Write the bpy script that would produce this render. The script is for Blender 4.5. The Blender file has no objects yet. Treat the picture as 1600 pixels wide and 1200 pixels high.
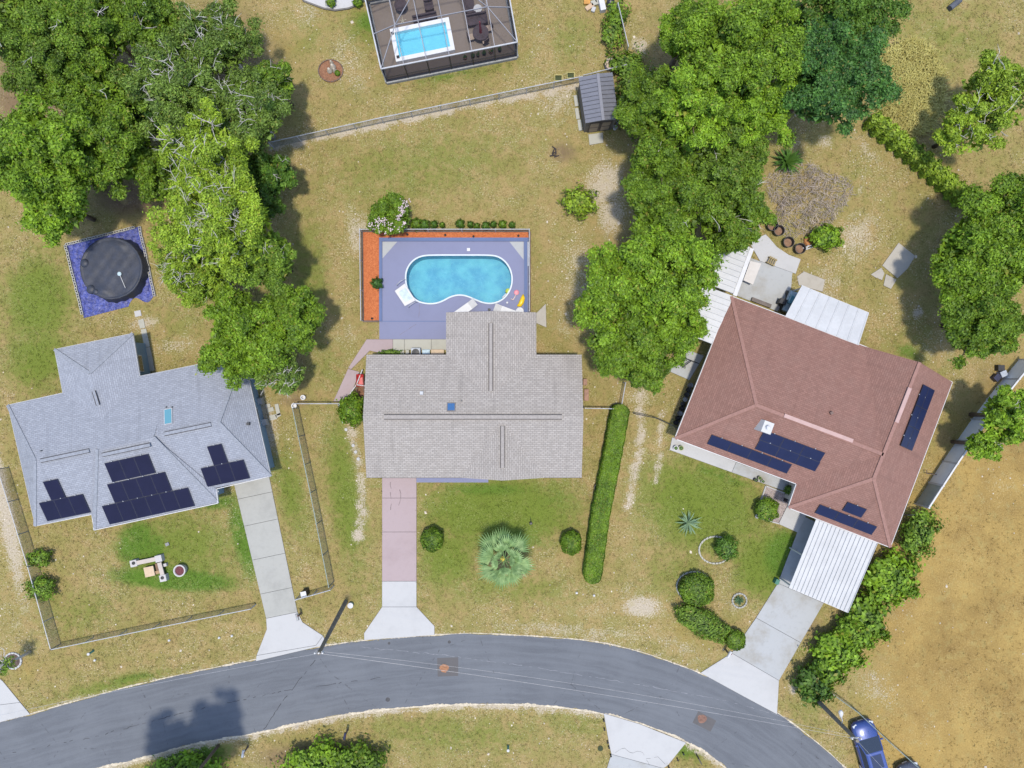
import bpy, bmesh, math, random
import numpy as np
from mathutils import Vector, Matrix
random.seed(7); rng = np.random.default_rng(11)
R_ = math.radians
# ------------------------------------------------------------------ camera, sky, sun, exposure
H = 54.0          # flight height of the camera above the lawn
S = 20.0          # photograph pixels per metre on the ground
scene = bpy.context.scene
col = scene.collection
cam = bpy.data.cameras.new('camera'); cam.sensor_width = 36; cam.lens = 18.0 / (40.0 / H)
cam.clip_end = 4000; cam.clip_start = 0.5
camo = bpy.data.objects.new('camera', cam); col.objects.link(camo); camo.location = (0, 0, H)
scene.camera = camo
SUN_EL, SUN_AZ = R_(84), R_(165)     # compass azimuth, +Y is north
world = bpy.data.worlds.new('World'); scene.world = world; world.use_nodes = True
wn = world.node_tree
sky = wn.nodes.new('ShaderNodeTexSky'); sky.sky_type = 'NISHITA'; sky.sun_disc = False
sky.sun_elevation = SUN_EL; sky.sun_rotation = SUN_AZ
wn.links.new(sky.outputs[0], wn.nodes['Background'].inputs[0]); wn.nodes['Background'].inputs[1].default_value = 0.15
sl = bpy.data.lights.new('sun', 'SUN'); sl.energy = 2.05; sl.angle = R_(3.5); sl.color = (1, .94, .82)
so = bpy.data.objects.new('sun', sl); col.objects.link(so)
sd = Vector((math.sin(SUN_AZ) * math.cos(SUN_EL), math.cos(SUN_AZ) * math.cos(SUN_EL), math.sin(SUN_EL)))
so.rotation_euler = sd.to_track_quat('Z', 'Y').to_euler(); so.location = sd * 80
vs = scene.view_settings
vs.view_transform = 'Standard'; vs.look = 'None'; vs.gamma = 1; vs.use_curve_mapping = False; vs.exposure = 1.12

# ------------------------------------------------------------------ helpers
def P(px, py, z=0.0):
    """point of the place at height z that is seen at this point of the photograph"""
    k = (H - z) / H / S
    return Vector(((px - 800) * k, (600 - py) * k, z))
def P2(px, py, z=0.0):
    p = P(px, py, z); return (p.x, p.y)
def wloc(o):
    v = Vector((0, 0, 0))
    while o is not None: v += o.location; o = o.parent
    return v
def tag(o, label, cat, group=None):
    o['label'] = label; o['category'] = cat
    if group: o['group'] = group
    return o
def thing(name, label, cat, loc=(0, 0, 0), group=None):
    o = bpy.data.objects.new(name, None); col.objects.link(o); o.location = loc; o.empty_display_size = .3
    return tag(o, label, cat, group)
def structure(o): o['kind'] = 'structure'; return o
def np_mesh(name, V, F):
    """V (n,3), F (m,k) arrays -> mesh"""
    me = bpy.data.meshes.new(name)
    V = np.asarray(V, dtype=np.float32); F = np.asarray(F, dtype=np.int32); k = F.shape[1]
    me.vertices.add(len(V)); me.vertices.foreach_set('co', V.ravel())
    me.loops.add(F.size); me.loops.foreach_set('vertex_index', F.ravel())
    me.polygons.add(len(F)); me.polygons.foreach_set('loop_start', np.arange(0, F.size, k, dtype=np.int32))
    me.polygons.foreach_set('loop_total', np.full(len(F), k, dtype=np.int32))
    me.update(calc_edges=True); return me
def link(name, me, mat, parent=None, loc=None):
    o = bpy.data.objects.new(name, me); col.objects.link(o)
    if mat is not None and len(me.materials) == 0: me.materials.append(mat)
    if parent is not None: o.parent = parent
    if loc is not None: o.location = loc
    return o
def offset_poly(poly, d):
    """inset a simple polygon by d (positive = inwards)"""
    a = sum(poly[i][0] * poly[(i + 1) % len(poly)][1] - poly[(i + 1) % len(poly)][0] * poly[i][1] for i in range(len(poly)))
    if a < 0: poly = poly[::-1]
    out = []; n = len(poly)
    for i in range(n):
        p0, p1, p2 = Vector(poly[i - 1]), Vector(poly[i]), Vector(poly[(i + 1) % n])
        e1 = (p1 - p0).normalized(); e2 = (p2 - p1).normalized()
        n1 = Vector((-e1.y, e1.x)); n2 = Vector((-e2.y, e2.x))
        b = n1 + n2; c = 1 + n1.dot(n2)
        out.append(tuple(p1 + b * (d / max(c, .3))))
    return out
def inpoly(X, Y, poly):
    ins = np.zeros(X.shape, bool); n = len(poly); j = n - 1
    for i in range(n):
        xi, yi = poly[i][:2]; xj, yj = poly[j][:2]
        c = ((yi > Y) != (yj > Y)) & (X < (xj - xi) * (Y - yi) / ((yj - yi) or 1e-9) + xi)
        ins ^= c; j = i
    return ins
class MB:
    """collects geometry in place coordinates and links it as one mesh"""
    def __init__(s): s.v = []; s.f = []
    def add(s, vs, fs):
        b = len(s.v); s.v += [tuple(v) for v in vs]; s.f += [tuple(b + i for i in f) for f in fs]; return s
    def box(s, c, size, rz=0, tilt=None):
        hx, hy, hz = size[0] / 2, size[1] / 2, size[2] / 2
        m = Matrix.Rotation(rz, 3, 'Z')
        if tilt is not None: m = m @ Matrix.Rotation(tilt[1], 3, tilt[0])
        c = Vector(c)
        vs = [c + m @ Vector((x, y, z)) for z in (-hz, hz) for x, y in ((-hx, -hy), (hx, -hy), (hx, hy), (-hx, hy))]
        return s.add(vs, [(3, 2, 1, 0), (4, 5, 6, 7), (0, 1, 5, 4), (1, 2, 6, 5), (2, 3, 7, 6), (3, 0, 4, 7)])
    def prism(s, poly, z0, z1):
        n = len(poly)
        a = sum(poly[i][0] * poly[(i + 1) % n][1] - poly[(i + 1) % n][0] * poly[i][1] for i in range(n))
        if a < 0: poly = poly[::-1]
        vs = [(p[0], p[1], z0) for p in poly] + [(p[0], p[1], z1) for p in poly]
        return s.add(vs, [tuple(range(n - 1, -1, -1)), tuple(range(n, 2 * n))] + [(i, (i + 1) % n, n + (i + 1) % n, n + i) for i in range(n)])
    def tube(s, pts, r, n=8, cap=True):
        pts = [Vector(p) for p in pts]; rs = r if isinstance(r, (list, tuple)) else [r] * len(pts)
        rings = []; base = len(s.v)
        for i, p in enumerate(pts):
            t = (pts[min(i + 1, len(pts) - 1)] - pts[max(i - 1, 0)]).normalized()
            u = t.orthogonal().normalized() if i == 0 else (u - t * u.dot(t)).normalized()
            w = t.cross(u)
            for k in range(n):
                a = 2 * math.pi * k / n; s.v.append(tuple(p + (u * math.cos(a) + w * math.sin(a)) * rs[i]))
        for i in range(len(pts) - 1):
            for k in range(n):
                a, b = base + i * n + k, base + i * n + (k + 1) % n
                s.f.append((a, b, b + n, a + n))
        if cap:
            s.f.append(tuple(base + k for k in range(n - 1, -1, -1)))
            s.f.append(tuple(base + (len(pts) - 1) * n + k for k in range(n)))
        return s
    def lathe(s, c, prof, n=24):
        """prof: list of (r,z) bottom/outer to top/inner"""
        base = len(s.v)
        for r, z in prof:
            for k in range(n):
                a = 2 * math.pi * k / n; s.v.append((c[0] + r * math.cos(a), c[1] + r * math.sin(a), c[2] + z))
        for i in range(len(prof) - 1):
            for k in range(n):
                a, b = base + i * n + k, base + i * n + (k + 1) % n
                s.f.append((a, b, b + n, a + n))
        s.f.append(tuple(base + k for k in range(n - 1, -1, -1)))
        s.f.append(tuple(base + (len(prof) - 1) * n + k for k in range(n)))
        return s
    def build(s, name, mat, parent=None, label=None, cat=None, group=None, smooth=False, bevel=0, local=False):
        me = bpy.data.meshes.new(name); V = s.v
        loc = None
        if not local:
            if parent is not None:
                o = wloc(parent); V = [(x - o.x, y - o.y, z - o.z) for x, y, z in V]
            else:
                xs = [v[0] for v in V]; ys = [v[1] for v in V]; z0 = min(v[2] for v in V)
                loc = ((min(xs) + max(xs)) / 2, (min(ys) + max(ys)) / 2, z0)
                V = [(x - loc[0], y - loc[1], z - loc[2]) for x, y, z in V]
        me.from_pydata(V, [], s.f); me.update()
        if smooth: me.polygons.foreach_set('use_smooth', [True] * len(me.polygons))
        o = link(name, me, mat, parent, loc)
        if label: tag(o, label, cat, group)
        if bevel:
            b = o.modifiers.new('bevel', 'BEVEL'); b.width = bevel; b.segments = 2; b.limit_method = 'ANGLE'
        return o

# ------------------------------------------------------------------ materials
MATS = {}
class NT:
    def __init__(s, name):
        m = bpy.data.materials.new(name); m.use_nodes = True; s.m = m; s.t = m.node_tree
        s.b = s.t.nodes['Principled BSDF']; s.out = s.t.nodes['Material Output']
    def n(s, typ, props=None, **inp):
        nd = s.t.nodes.new(typ)
        for k, v in (props or {}).items(): setattr(nd, k, v)
        for k, v in inp.items():
            key = int(k[1:]) if k[0] == 'i' and k[1:].isdigit() else k.replace('_', ' ')
            s.put(nd.inputs[key], v)
        return nd
    def put(s, sock, v):
        if isinstance(v, bpy.types.NodeSocket): s.t.links.new(v, sock)
        elif isinstance(v, bpy.types.Node): s.t.links.new(v.outputs[0], sock)
        else:
            if sock.type == 'RGBA' and len(v) == 3: v = (*v, 1)
            sock.default_value = v
    def mix(s, f, a, b, blend='MIX'):
        nd = s.t.nodes.new('ShaderNodeMix'); nd.data_type = 'RGBA'; nd.blend_type = blend
        s.put(nd.inputs[0], f); s.put(nd.inputs[6], a); s.put(nd.inputs[7], b); return nd.outputs[2]
    def math(s, op, a, b=None, clamp=False):
        nd = s.t.nodes.new('ShaderNodeMath'); nd.operation = op; nd.use_clamp = clamp
        s.put(nd.inputs[0], a)
        if b is not None: s.put(nd.inputs[1], b)
        return nd.outputs[0]
    def noise(s, vec, scale, detail=4, rough=.55, dist=0):
        return s.n('ShaderNodeTexNoise', None, Vector=vec, Scale=scale, Detail=detail, Roughness=rough, Distortion=dist).outputs[0]
    def ramp(s, f, lo, hi):
        nd = s.t.nodes.new('ShaderNodeMapRange'); nd.interpolation_type = 'SMOOTHSTEP'
        s.put(nd.inputs[0], f); nd.inputs[1].default_value = lo; nd.inputs[2].default_value = hi; return nd.outputs[0]
    def pos(s): return s.n('ShaderNodeNewGeometry').outputs['Position']
    def attr(s, name): return s.n('ShaderNodeAttribute', {'attribute_name': name}).outputs['Fac']
    def bump(s, h, strength=.3, dist=.02):
        s.put(s.b.inputs['Normal'], s.n('ShaderNodeBump', None, Height=h, Strength=strength, Distance=dist).outputs[0])
    def set(s, **k):
        for a, v in k.items(): s.put(s.b.inputs[a.replace('_', ' ')], v)
        return s.m
def plain(name, c, rough=.6, metal=0, var=.25, scale=3, bump=0, spec=.4):
    if name in MATS: return MATS[name]
    t = NT(name); p = t.pos()
    n1 = t.noise(p, scale, 5); n2 = t.noise(p, scale * 7, 3)
    f = t.math('ADD', t.math('MULTIPLY', n1, .65), t.math('MULTIPLY', n2, .35))
    dark = tuple(x * (1 - var) for x in c); light = tuple(min(1, x * (1 + var)) for x in c)
    t.set(Base_Color=t.mix(t.ramp(f, .3, .7), dark, light), Roughness=rough, Metallic=metal)
    t.b.inputs['Specular IOR Level'].default_value = spec
    if bump: t.bump(n2, bump, .02)
    MATS[name] = t.m; return t.m
def concrete(name, c, stain=.5, scale=.6, stain_c=None):
    if name in MATS: return MATS[name]
    t = NT(name); p = t.pos()
    big = t.noise(p, scale, 6, .65); mid = t.noise(p, scale * 6, 5, .6); fine = t.noise(p, 60, 2)
    sc = stain_c or tuple(x * .62 for x in c)
    a = t.mix(t.math('MULTIPLY', t.ramp(big, .45, .75), stain), c, sc)
    a = t.mix(t.math('MULTIPLY', t.ramp(mid, .5, .8), stain * .6), a, tuple(x * .7 for x in c))
    a = t.mix(t.math('MULTIPLY', t.ramp(fine, .35, .7), .18), a, tuple(x * 1.15 for x in c))
    t.set(Base_Color=a, Roughness=.85); t.bump(fine, .15, .01)
    MATS[name] = t.m; return t.m
def shingle(name, c1, c2, gap, blotch):
    t = NT(name); uv = t.n('ShaderNodeUVMap').outputs[0]
    br = t.n('ShaderNodeTexBrick', {'offset': .5, 'offset_frequency': 2}, Vector=uv, Color1=(0, 0, 0), Color2=(1, 1, 1), Mortar=(.5, .5, .5), Scale=1.0)
    br.inputs['Mortar Size'].default_value = .016; br.inputs['Brick Width'].default_value = .32; br.inputs['Row Height'].default_value = .145
    br.inputs['Mortar Smooth'].default_value = .3
    n = t.noise(uv, 1.1, 6, .6); n2 = t.noise(uv, 9, 3); n3 = t.noise(uv, 45, 2)
    f = t.math('ADD', t.math('MULTIPLY', br.outputs[0], .6), t.math('MULTIPLY', n2, .4))
    a = t.mix(f, c1, c2)
    a = t.mix(t.math('MULTIPLY', t.ramp(n, .42, .72), .5), a, blotch)
    a = t.mix(t.math('MULTIPLY', t.ramp(n3, .4, .75), .35), a, tuple(x * .55 for x in c1))
    sk = t.noise(t.n('ShaderNodeMapping', None, Vector=uv, Scale=(1.6, .13, 1)).outputs[0], 1.0, 5, .6)
    a = t.mix(t.math('MULTIPLY', t.ramp(sk, .50, .72), .32), a, tuple(x * .62 for x in c1))
    a = t.mix(t.math('MULTIPLY', br.outputs[1], .75), a, gap)
    t.set(Base_Color=a, Roughness=.9); t.bump(t.math('SUBTRACT', 1.0, br.outputs[1]), .5, .012)
    MATS[name] = t.m; return t.m
def leafmat(name, lo, hi, trans=.27):
    t = NT(name); g = t.n('ShaderNodeNewGeometry'); oi = t.n('ShaderNodeObjectInfo')
    tc = t.n('ShaderNodeTexCoord').outputs['Object']
    cl = t.noise(tc, .9, 3); f = t.math('ADD', t.math('MULTIPLY', t.math('POWER', g.outputs['Random Per Island'], 1.5), .6), t.math('MULTIPLY', t.ramp(cl, .3, .7), .4))
    c = t.mix(f, lo, hi)
    c = t.mix(t.math('MULTIPLY', t.ramp(g.outputs['Random Per Island'], .965, .975), .6), c, (.22, .15, .04))
    hs = t.n('ShaderNodeHueSaturation', None, Color=c); t.put(hs.inputs['Value'], t.math('ADD', .85, t.math('MULTIPLY', oi.outputs['Random'], .3)))
    c = hs.outputs[0]
    t.set(Base_Color=c, Roughness=.55); t.b.inputs['Specular IOR Level'].default_value = .3
    tr = t.n('ShaderNodeBsdfTranslucent', None, Color=t.mix(.5, c, (.25, .34, .03), 'MIX'))
    mx = t.n('ShaderNodeMixShader', None, i0=trans, i1=t.b.outputs[0], i2=tr.outputs[0])
    t.t.links.new(mx.outputs[0], t.out.inputs[0]); MATS[name] = t.m; return t.m

# ground: straw, green, sand and dirt mixed by the place's own patches
def ground_mat():
    t = NT('yard ground'); p = t.pos()
    n_big = t.noise(p, .12, 5, .6); n_mid = t.noise(p, .55, 6, .65); n_sm = t.noise(p, 2.6, 5, .7); n_f = t.noise(p, 9, 4, .7); n_ff = t.noise(p, 28, 3, .7)
    straw = t.mix(n_f, (.165, .115, .042), (.345, .26, .115))
    olive = t.mix(n_f, (.118, .105, .028), (.245, .215, .07))
    n_m2 = t.noise(p, 1.3, 6, .72, .4)
    c = t.mix(t.ramp(t.math('ADD', t.math('MULTIPLY', n_mid, .5), t.math('MULTIPLY', n_m2, .5)), .38, .6), straw, olive)
    def blend(c, attr, colr, k, lo=.42, hi=.75, nz=None):
        f = t.math('ADD', t.attr(attr), t.math('MULTIPLY', t.math('SUBTRACT', nz, .5), k))
        return t.mix(t.ramp(f, lo, hi), c, colr)
    cl = t.math('ADD', t.math('MULTIPLY', n_m2, .5), t.math('MULTIPLY', n_f, .5))
    gold = t.math('ADD', t.math('MULTIPLY', n_f, .35), t.math('ADD', t.math('MULTIPLY', n_mid, .3), t.math('MULTIPLY', n_big, .35)))
    c = blend(c, 'golden', t.mix(t.ramp(gold, .32, .68), (.165, .105, .034), (.335, .232, .076)), .9, .3, .85, n_mid)
    c = blend(c, 'lush', t.mix(n_f, (.055, .088, .010), (.158, .190, .030)), 1.5, .38, 1.0, t.math('ADD', t.math('MULTIPLY', n_m2, .6), t.math('MULTIPLY', n_f, .4)))
    c = blend(c, 'green', t.mix(n_f, (.032, .080, .008), (.105, .172, .020)), 1.3, .38, .9, cl)
    c = blend(c, 'dirt', t.mix(n_m2, (.075, .045, .028), (.20, .135, .085)), 1.3, .35, .9, cl)
    c = blend(c, 'bare', t.mix(n_f, (.25, .20, .14), (.44, .385, .305)), 2.7, .40, .78, t.math('ADD', t.math('MULTIPLY', n_m2, .45), t.math('MULTIPLY', n_f, .55)))
    # pale sandy specks gathered in drifts, dark weed clumps
    ng = t.math('SUBTRACT', 1.0, t.math('MULTIPLY', t.ramp(t.attr('golden'), .3, .8), .8))
    nl = t.math('SUBTRACT', 1.0, t.math('MULTIPLY', t.ramp(t.attr('lush'), .35, .9), .75))
    drift = t.math('MULTIPLY', t.ramp(t.noise(p, .33, 5, .65), .42, .62), t.math('MULTIPLY', ng, nl))
    c = t.mix(t.math('MULTIPLY', t.ramp(n_f, .545, .64), t.math('MULTIPLY', drift, .8)), c, (.46, .40, .29))
    c = t.mix(t.math('MULTIPLY', t.ramp(n_ff, .60, .74), .3), c, (.42, .36, .22))
    c = t.mix(t.math('MULTIPLY', t.ramp(n_f, .44, .30), t.math('MULTIPLY', ng, .7)), c, (.075, .078, .018))
    c = t.mix(t.math('MULTIPLY', t.ramp(n_m2, .50, .66), t.math('MULTIPLY', nl, .4)), c, (.275, .225, .085))
    c = t.mix(t.math('MULTIPLY', t.ramp(n_ff, .40, .28), t.math('MULTIPLY', ng, .5)), c, (.055, .055, .016))
    t.set(Base_Color=c, Roughness=.95); t.b.inputs['Specular IOR Level'].default_value = .15
    t.bump(t.math('ADD', n_f, n_ff), .6, .05)
    return t.m
GROUND = ground_mat()
PATCH = {'lush': [], 'green': [], 'bare': [], 'dirt': [], 'golden': []}
def patch(kind, *items):
    for px, py, rx, ry, a, s in items: PATCH[kind].append((*P2(px, py), rx / S, ry / S, R_(-a), s))
def patch_line(kind, pts, w, s):
    for (x0, y0), (x1, y1) in zip(pts[:-1], pts[1:]):
        d = math.hypot(x1 - x0, y1 - y0); n = max(1, int(d / (w * .9)))
        for i in range(n + 1):
            f = i / n; patch(kind, (x0 + (x1 - x0) * f + random.uniform(-.3, .3) * w, y0 + (y1 - y0) * f + random.uniform(-.3, .3) * w, w, w, 0, s * random.uniform(.7, 1.1)))
patch('lush', (280, 860, 110, 75, 0, .75), (455, 770, 26, 90, -12, .75), (540, 770, 32, 140, -8, .8), (780, 800, 130, 60, 0, .95), (700, 870, 55, 60, 0, .8),
      (860, 790, 60, 60, 0, .75), (780, 920, 160, 30, 0, .6), (1100, 790, 110, 80, 20, .9), (1200, 880, 60, 60, 20, .95), (1060, 900, 70, 50, 0, .6), (650, 260, 200, 70, -10, .58), (820, 230, 80, 60, 0, .42),
      (480, 430, 45, 120, 0, .6), (510, 570, 40, 60, 0, .55), (600, 290, 120, 40, 0, .5), (570, 40, 45, 35, 0, .7), (480, 60, 45, 40, 0, .5), (720, 118, 110, 14, -12, .6), (900, 60, 60, 50, 0, .55),
      (700, 1150, 200, 40, 0, .6), (180, 1070, 120, 16, -12, .7), (1080, 1165, 40, 25, 30, .8), (60, 470, 60, 80, 0, .85), (60, 560, 60, 60, 0, .8), (1480, 60, 110, 70, 0, .55),
      (1440, 640, 40, 110, 20, .5), (1420, 540, 60, 60, 0, .5), (1350, 280, 60, 50, 0, .45), (130, 960, 90, 50, -12, .55), (280, 500, 60, 50, 0, .5), (620, 930, 80, 50, 0, .5), (900, 1130, 80, 30, 0, .55), (1260, 1110, 50, 30, 40, .5))
patch('green', (212, 848, 26, 34, 30, .75), (270, 905, 95, 16, 4, .8), (380, 840, 18, 70, -14, .7), (345, 785, 40, 12, -10, .6), (240, 860, 22, 30, 0, .6), (420, 720, 14, 40, -12, .5),
      (600, 760, 45, 8, 0, .4), (760, 765, 80, 12, 0, .5), (1225, 865, 28, 38, 25, .75), (1130, 745, 60, 9, 20, .5), (578, 35, 22, 16, 0, .6), (700, 118, 70, 6, -12, .5), (300, 1180, 60, 16, -10, .7), (205, 1060, 60, 7, -12, .45), (810, 845, 50, 25, 0, .45),
      (560, 30, 30, 30, 0, .3), (1420, 550, 22, 14, 20, .55), (500, 430, 25, 70, 0, .3), (1065, 1170, 30, 16, 30, .5), (870, 780, 50, 18, 0, .35))
patch('bare', (540, 90, 35, 50, 0, .42), (560, 130, 30, 30, 0, .4), (500, 90, 30, 40, 0, .25), (945, 290, 30, 45, 20, .7), (955, 330, 25, 40, 0, .65), (905, 430, 30, 80, 0, .48), (885, 500, 30, 40, 0, .4), (840, 55, 25, 50, 0, .35), (870, 90, 20, 18, 0, .3),
      (1340, 370, 36, 46, 30, .55), (1290, 445, 40, 36, 0, .48), (1400, 480, 60, 60, 0, .3), (1435, 488, 8, 10, 0, .9), (1465, 545, 40, 36, 0, .4), (1355, 235, 10, 50, -40, .5), (1290, 220, 14, 12, 0, .6), (1240, 225, 20, 10, 0, .5), (1390, 240, 12, 60, -35, .35),
      (930, 955, 90, 20, 0, .35), (1003, 948, 28, 16, 0, .85), (985, 930, 30, 25, 0, .4), (890, 985, 160, 12, 4, .5), (1060, 1010, 70, 16, 25, .45), (870, 150, 45, 40, 0, .5), (1000, 72, 14, 14, 0, .7), (880, 190, 30, 30, 0, .35), (560, 365, 20, 40, 0, .6), (540, 330, 18, 18, 0, .4),
      (540, 520, 25, 24, 0, .4), (270, 540, 40, 14, -12, .5), (225, 505, 26, 12, -12, .6), (8, 800, 14, 140, -12, .8), (20, 960, 40, 60, 0, .35), (415, 660, 18, 60, -12, .65), (450, 700, 14, 50, -12, .3), (590, 660, 18, 70, 0, .3), (700, 1180, 160, 20, 0, .25), (840, 1140, 60, 30, 0, .3),
      (1370, 1075, 40, 30, 40, .45), (1420, 930, 20, 60, 25, .35), (1560, 760, 40, 40, 0, .3), (930, 230, 30, 30, 0, .3), (960, 650, 12, 40, 10, .5), (1020, 950, 60, 20, 10, .35), (1000, 620, 25, 30, 0, .45), (1240, 1075, 8, 12, 0, .8), (1440, 1140, 30, 30, 0, .3), (480, 20, 24, 20, 0, .5), (690, 790, 30, 14, 0, .3), (1150, 950, 26, 10, 30, .45), (600, 990, 40, 10, 0, .3), (330, 1000, 100, 10, -12, .25))
patch_line('bare', [(428, 230), (600, 192), (780, 155), (905, 132)], 8, .85)
patch_line('bare', [(1000, 620), (1000, 690), (992, 740), (980, 790)], 8, .75)
patch_line('bare', [(1035, 640), (1032, 690), (1026, 750)], 6, .65)
patch_line('bare', [(548, 660), (560, 720), (566, 800), (560, 840)], 9, .72)
patch_line('bare', [(985, 800), (990, 870), (985, 930)], 10, .35)
patch_line('bare', [(1360, 180), (1345, 300), (1350, 330)], 6, .45)
patch('dirt', (100, 150, 150, 130, 0, .9), (340, 120, 110, 130, 0, .8), (200, 310, 60, 30, 0, .9), (60, 340, 70, 20, 0, .5), (330, 330, 110, 80, 0, .6), (400, 560, 110, 70, 0, .55), (880, 238, 26, 20, 0, .75), (1100, 150, 130, 180, 0, .7), (1030, 420, 110, 130, 0, .65), (930, 560, 30, 70, 0, .45), (1260, 300, 60, 50, 0, .55),
      (1380, 30, 30, 30, 0, .5), (1530, 440, 60, 120, 0, .6), (1550, 600, 50, 70, 0, .55), (500, 1185, 100, 26, 0, .9), (550, 1150, 30, 14, 0, .5), (460, 625, 30, 16, 0, .7), (410, 640, 30, 20, 0, .5), (960, 130, 20, 20, 0, .5), (570, 480, 6, 60, 0, .3), (450, 260, 30, 60, 0, .4), (560, 605, 20, 20, 0, .8), (790, 905, 30, 14, 0, .4), (1270, 980, 20, 90, -30, .6), (40, 1010, 30, 20, 0, .4), (1550, 200, 60, 60, 0, .3), (480, 130, 30, 60, 0, .25), (420, 40, 30, 40, 0, .5))
patch('dirt', (1480, 946, 22, 14, 0, .45), (1400, 980, 50, 90, 30, .36), (1380, 1050, 50, 50, 0, .36), (1450, 880, 40, 40, 0, .3), (1440, 1080, 60, 40, 0, .3))
patch('golden', (1500, 960, 130, 230, 0, 1.1), (1590, 1000, 90, 260, 0, 1.0), (1560, 760, 80, 90, 0, 1.0), (1480, 1150, 120, 90, 0, 1.0), (1700, 950, 200, 400, 0, 1.1), (1330, 1120, 60, 60, 40, .45), (1420, 120, 70, 70, 0, .6), (1440, 200, 70, 50, 30, .45), (1400, 50, 40, 40, 0, .4), (20, 900, 50, 120, 0, .35), (40, 1040, 60, 30, 0, .5), (950, 560, 30, 60, 0, .3),
      (440, 60, 40, 40, 0, .5), (440, 160, 26, 80, 0, .4), (1060, 990, 120, 30, 20, .45), (880, 870, 60, 60, 0, .3), (960, 800, 24, 120, 10, .35), (860, 440, 20, 90, 0, .35))
ROAD_N = [(-260, 1200), (-100, 1157), (0, 1129), (50, 1116), (100, 1101), (200, 1074), (300, 1051), (400, 1031), (450, 1019), (500, 1011), (570, 1001), (680, 993), (740, 990), (800, 993), (870, 997), (935, 1004), (1000, 1019), (1050, 1036), (1100, 1055), (1160, 1084), (1215, 1115), (1250, 1140), (1285, 1168), (1320, 1200), (1430, 1310), (1550, 1460)]
ROAD_S = [(-260, 1310), (-100, 1270), (0, 1243), (100, 1214), (160, 1198), (200, 1190), (300, 1163), (400, 1145), (500, 1123), (600, 1108), (700, 1101), (800, 1100), (870, 1104), (940, 1114), (1000, 1130), (1060, 1152), (1110, 1180), (1135, 1200), (1230, 1295), (1340, 1430)]
patch_line('bare', [(x, y - 2) for x, y in ROAD_N if -60 < x < 1330], 5, .5)
patch_line('bare', [(x, y + 3) for x, y in ROAD_S if -60 < x < 1200], 6, .8)
def attrs_at(X, Y):
    out = {}
    for k, L in PATCH.items():
        a = np.zeros(X.shape)
        for x, y, rx, ry, an, s in L:
            m = (np.abs(X - x) < 2.6 * max(rx, ry)) & (np.abs(Y - y) < 2.6 * max(rx, ry))
            dx, dy = X[m] - x, Y[m] - y; c, sn = math.cos(an), math.sin(an)
            u = (dx * c + dy * sn) / rx; v = (-dx * sn + dy * c) / ry
            g = {'lush': 1.2, 'green': 1.5, 'bare': 1.12}.get(k, 1.0) * s * np.exp(-.55 * (u * u + v * v) ** 1.1)
            a[m] = np.maximum(a[m], g)
        out[k] = a
    return out
POOL_PX = [(633, 436), (634, 424), (639, 413), (648, 404), (660, 399), (676, 398), (720, 398), (765, 398), (778, 400), (789, 407), (797, 418), (801, 432), (800, 447), (794, 460), (784, 470), (770, 475), (756, 474), (743, 469), (730, 463), (717, 461), (704, 464), (692, 471), (680, 475), (665, 475), (651, 471), (641, 461), (635, 449)]
def smooth_closed(pts, k=3):
    for _ in range(k):
        q = []
        for i in range(len(pts)):
            a, b = pts[i], pts[(i + 1) % len(pts)]
            q += [(a[0] * .75 + b[0] * .25, a[1] * .75 + b[1] * .25), (a[0] * .25 + b[0] * .75, a[1] * .25 + b[1] * .75)]
        pts = q
    return pts
POOL = [P2(*p, .1) for p in smooth_closed(POOL_PX, 2)]
def build_ground():
    def axis(lim, step):
        a = list(np.arange(-lim, lim + 1e-6, step)); o = lim; ext = []
        while o < 900: o *= 1.35; ext.append(o)
        return np.array([-e for e in ext[::-1]] + a + ext)
    xs, ys = axis(56, .4), axis(44, .4)
    X, Y = np.meshgrid(xs, ys); nx, ny = len(xs), len(ys)
    V = np.stack([X.ravel(), Y.ravel(), np.zeros(X.size)], 1)
    i = np.arange(nx * ny).reshape(ny, nx)
    F = np.stack([i[:-1, :-1], i[:-1, 1:], i[1:, 1:], i[1:, :-1]], -1).reshape(-1, 4)
    big = offset_poly(POOL, -.6)
    m = inpoly(V[:, 0], V[:, 1], big); F = F[~m[F].any(1)]
    me = np_mesh('ground', V, F)
    for k, a in attrs_at(V[:, 0], V[:, 1]).items():
        me.attributes.new(k, 'FLOAT', 'POINT').data.foreach_set('value', a.astype(np.float32))
    return structure(link('ground', me, GROUND))
build_ground()
PAVED = []      # polygons kept free of grass tufts
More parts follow.
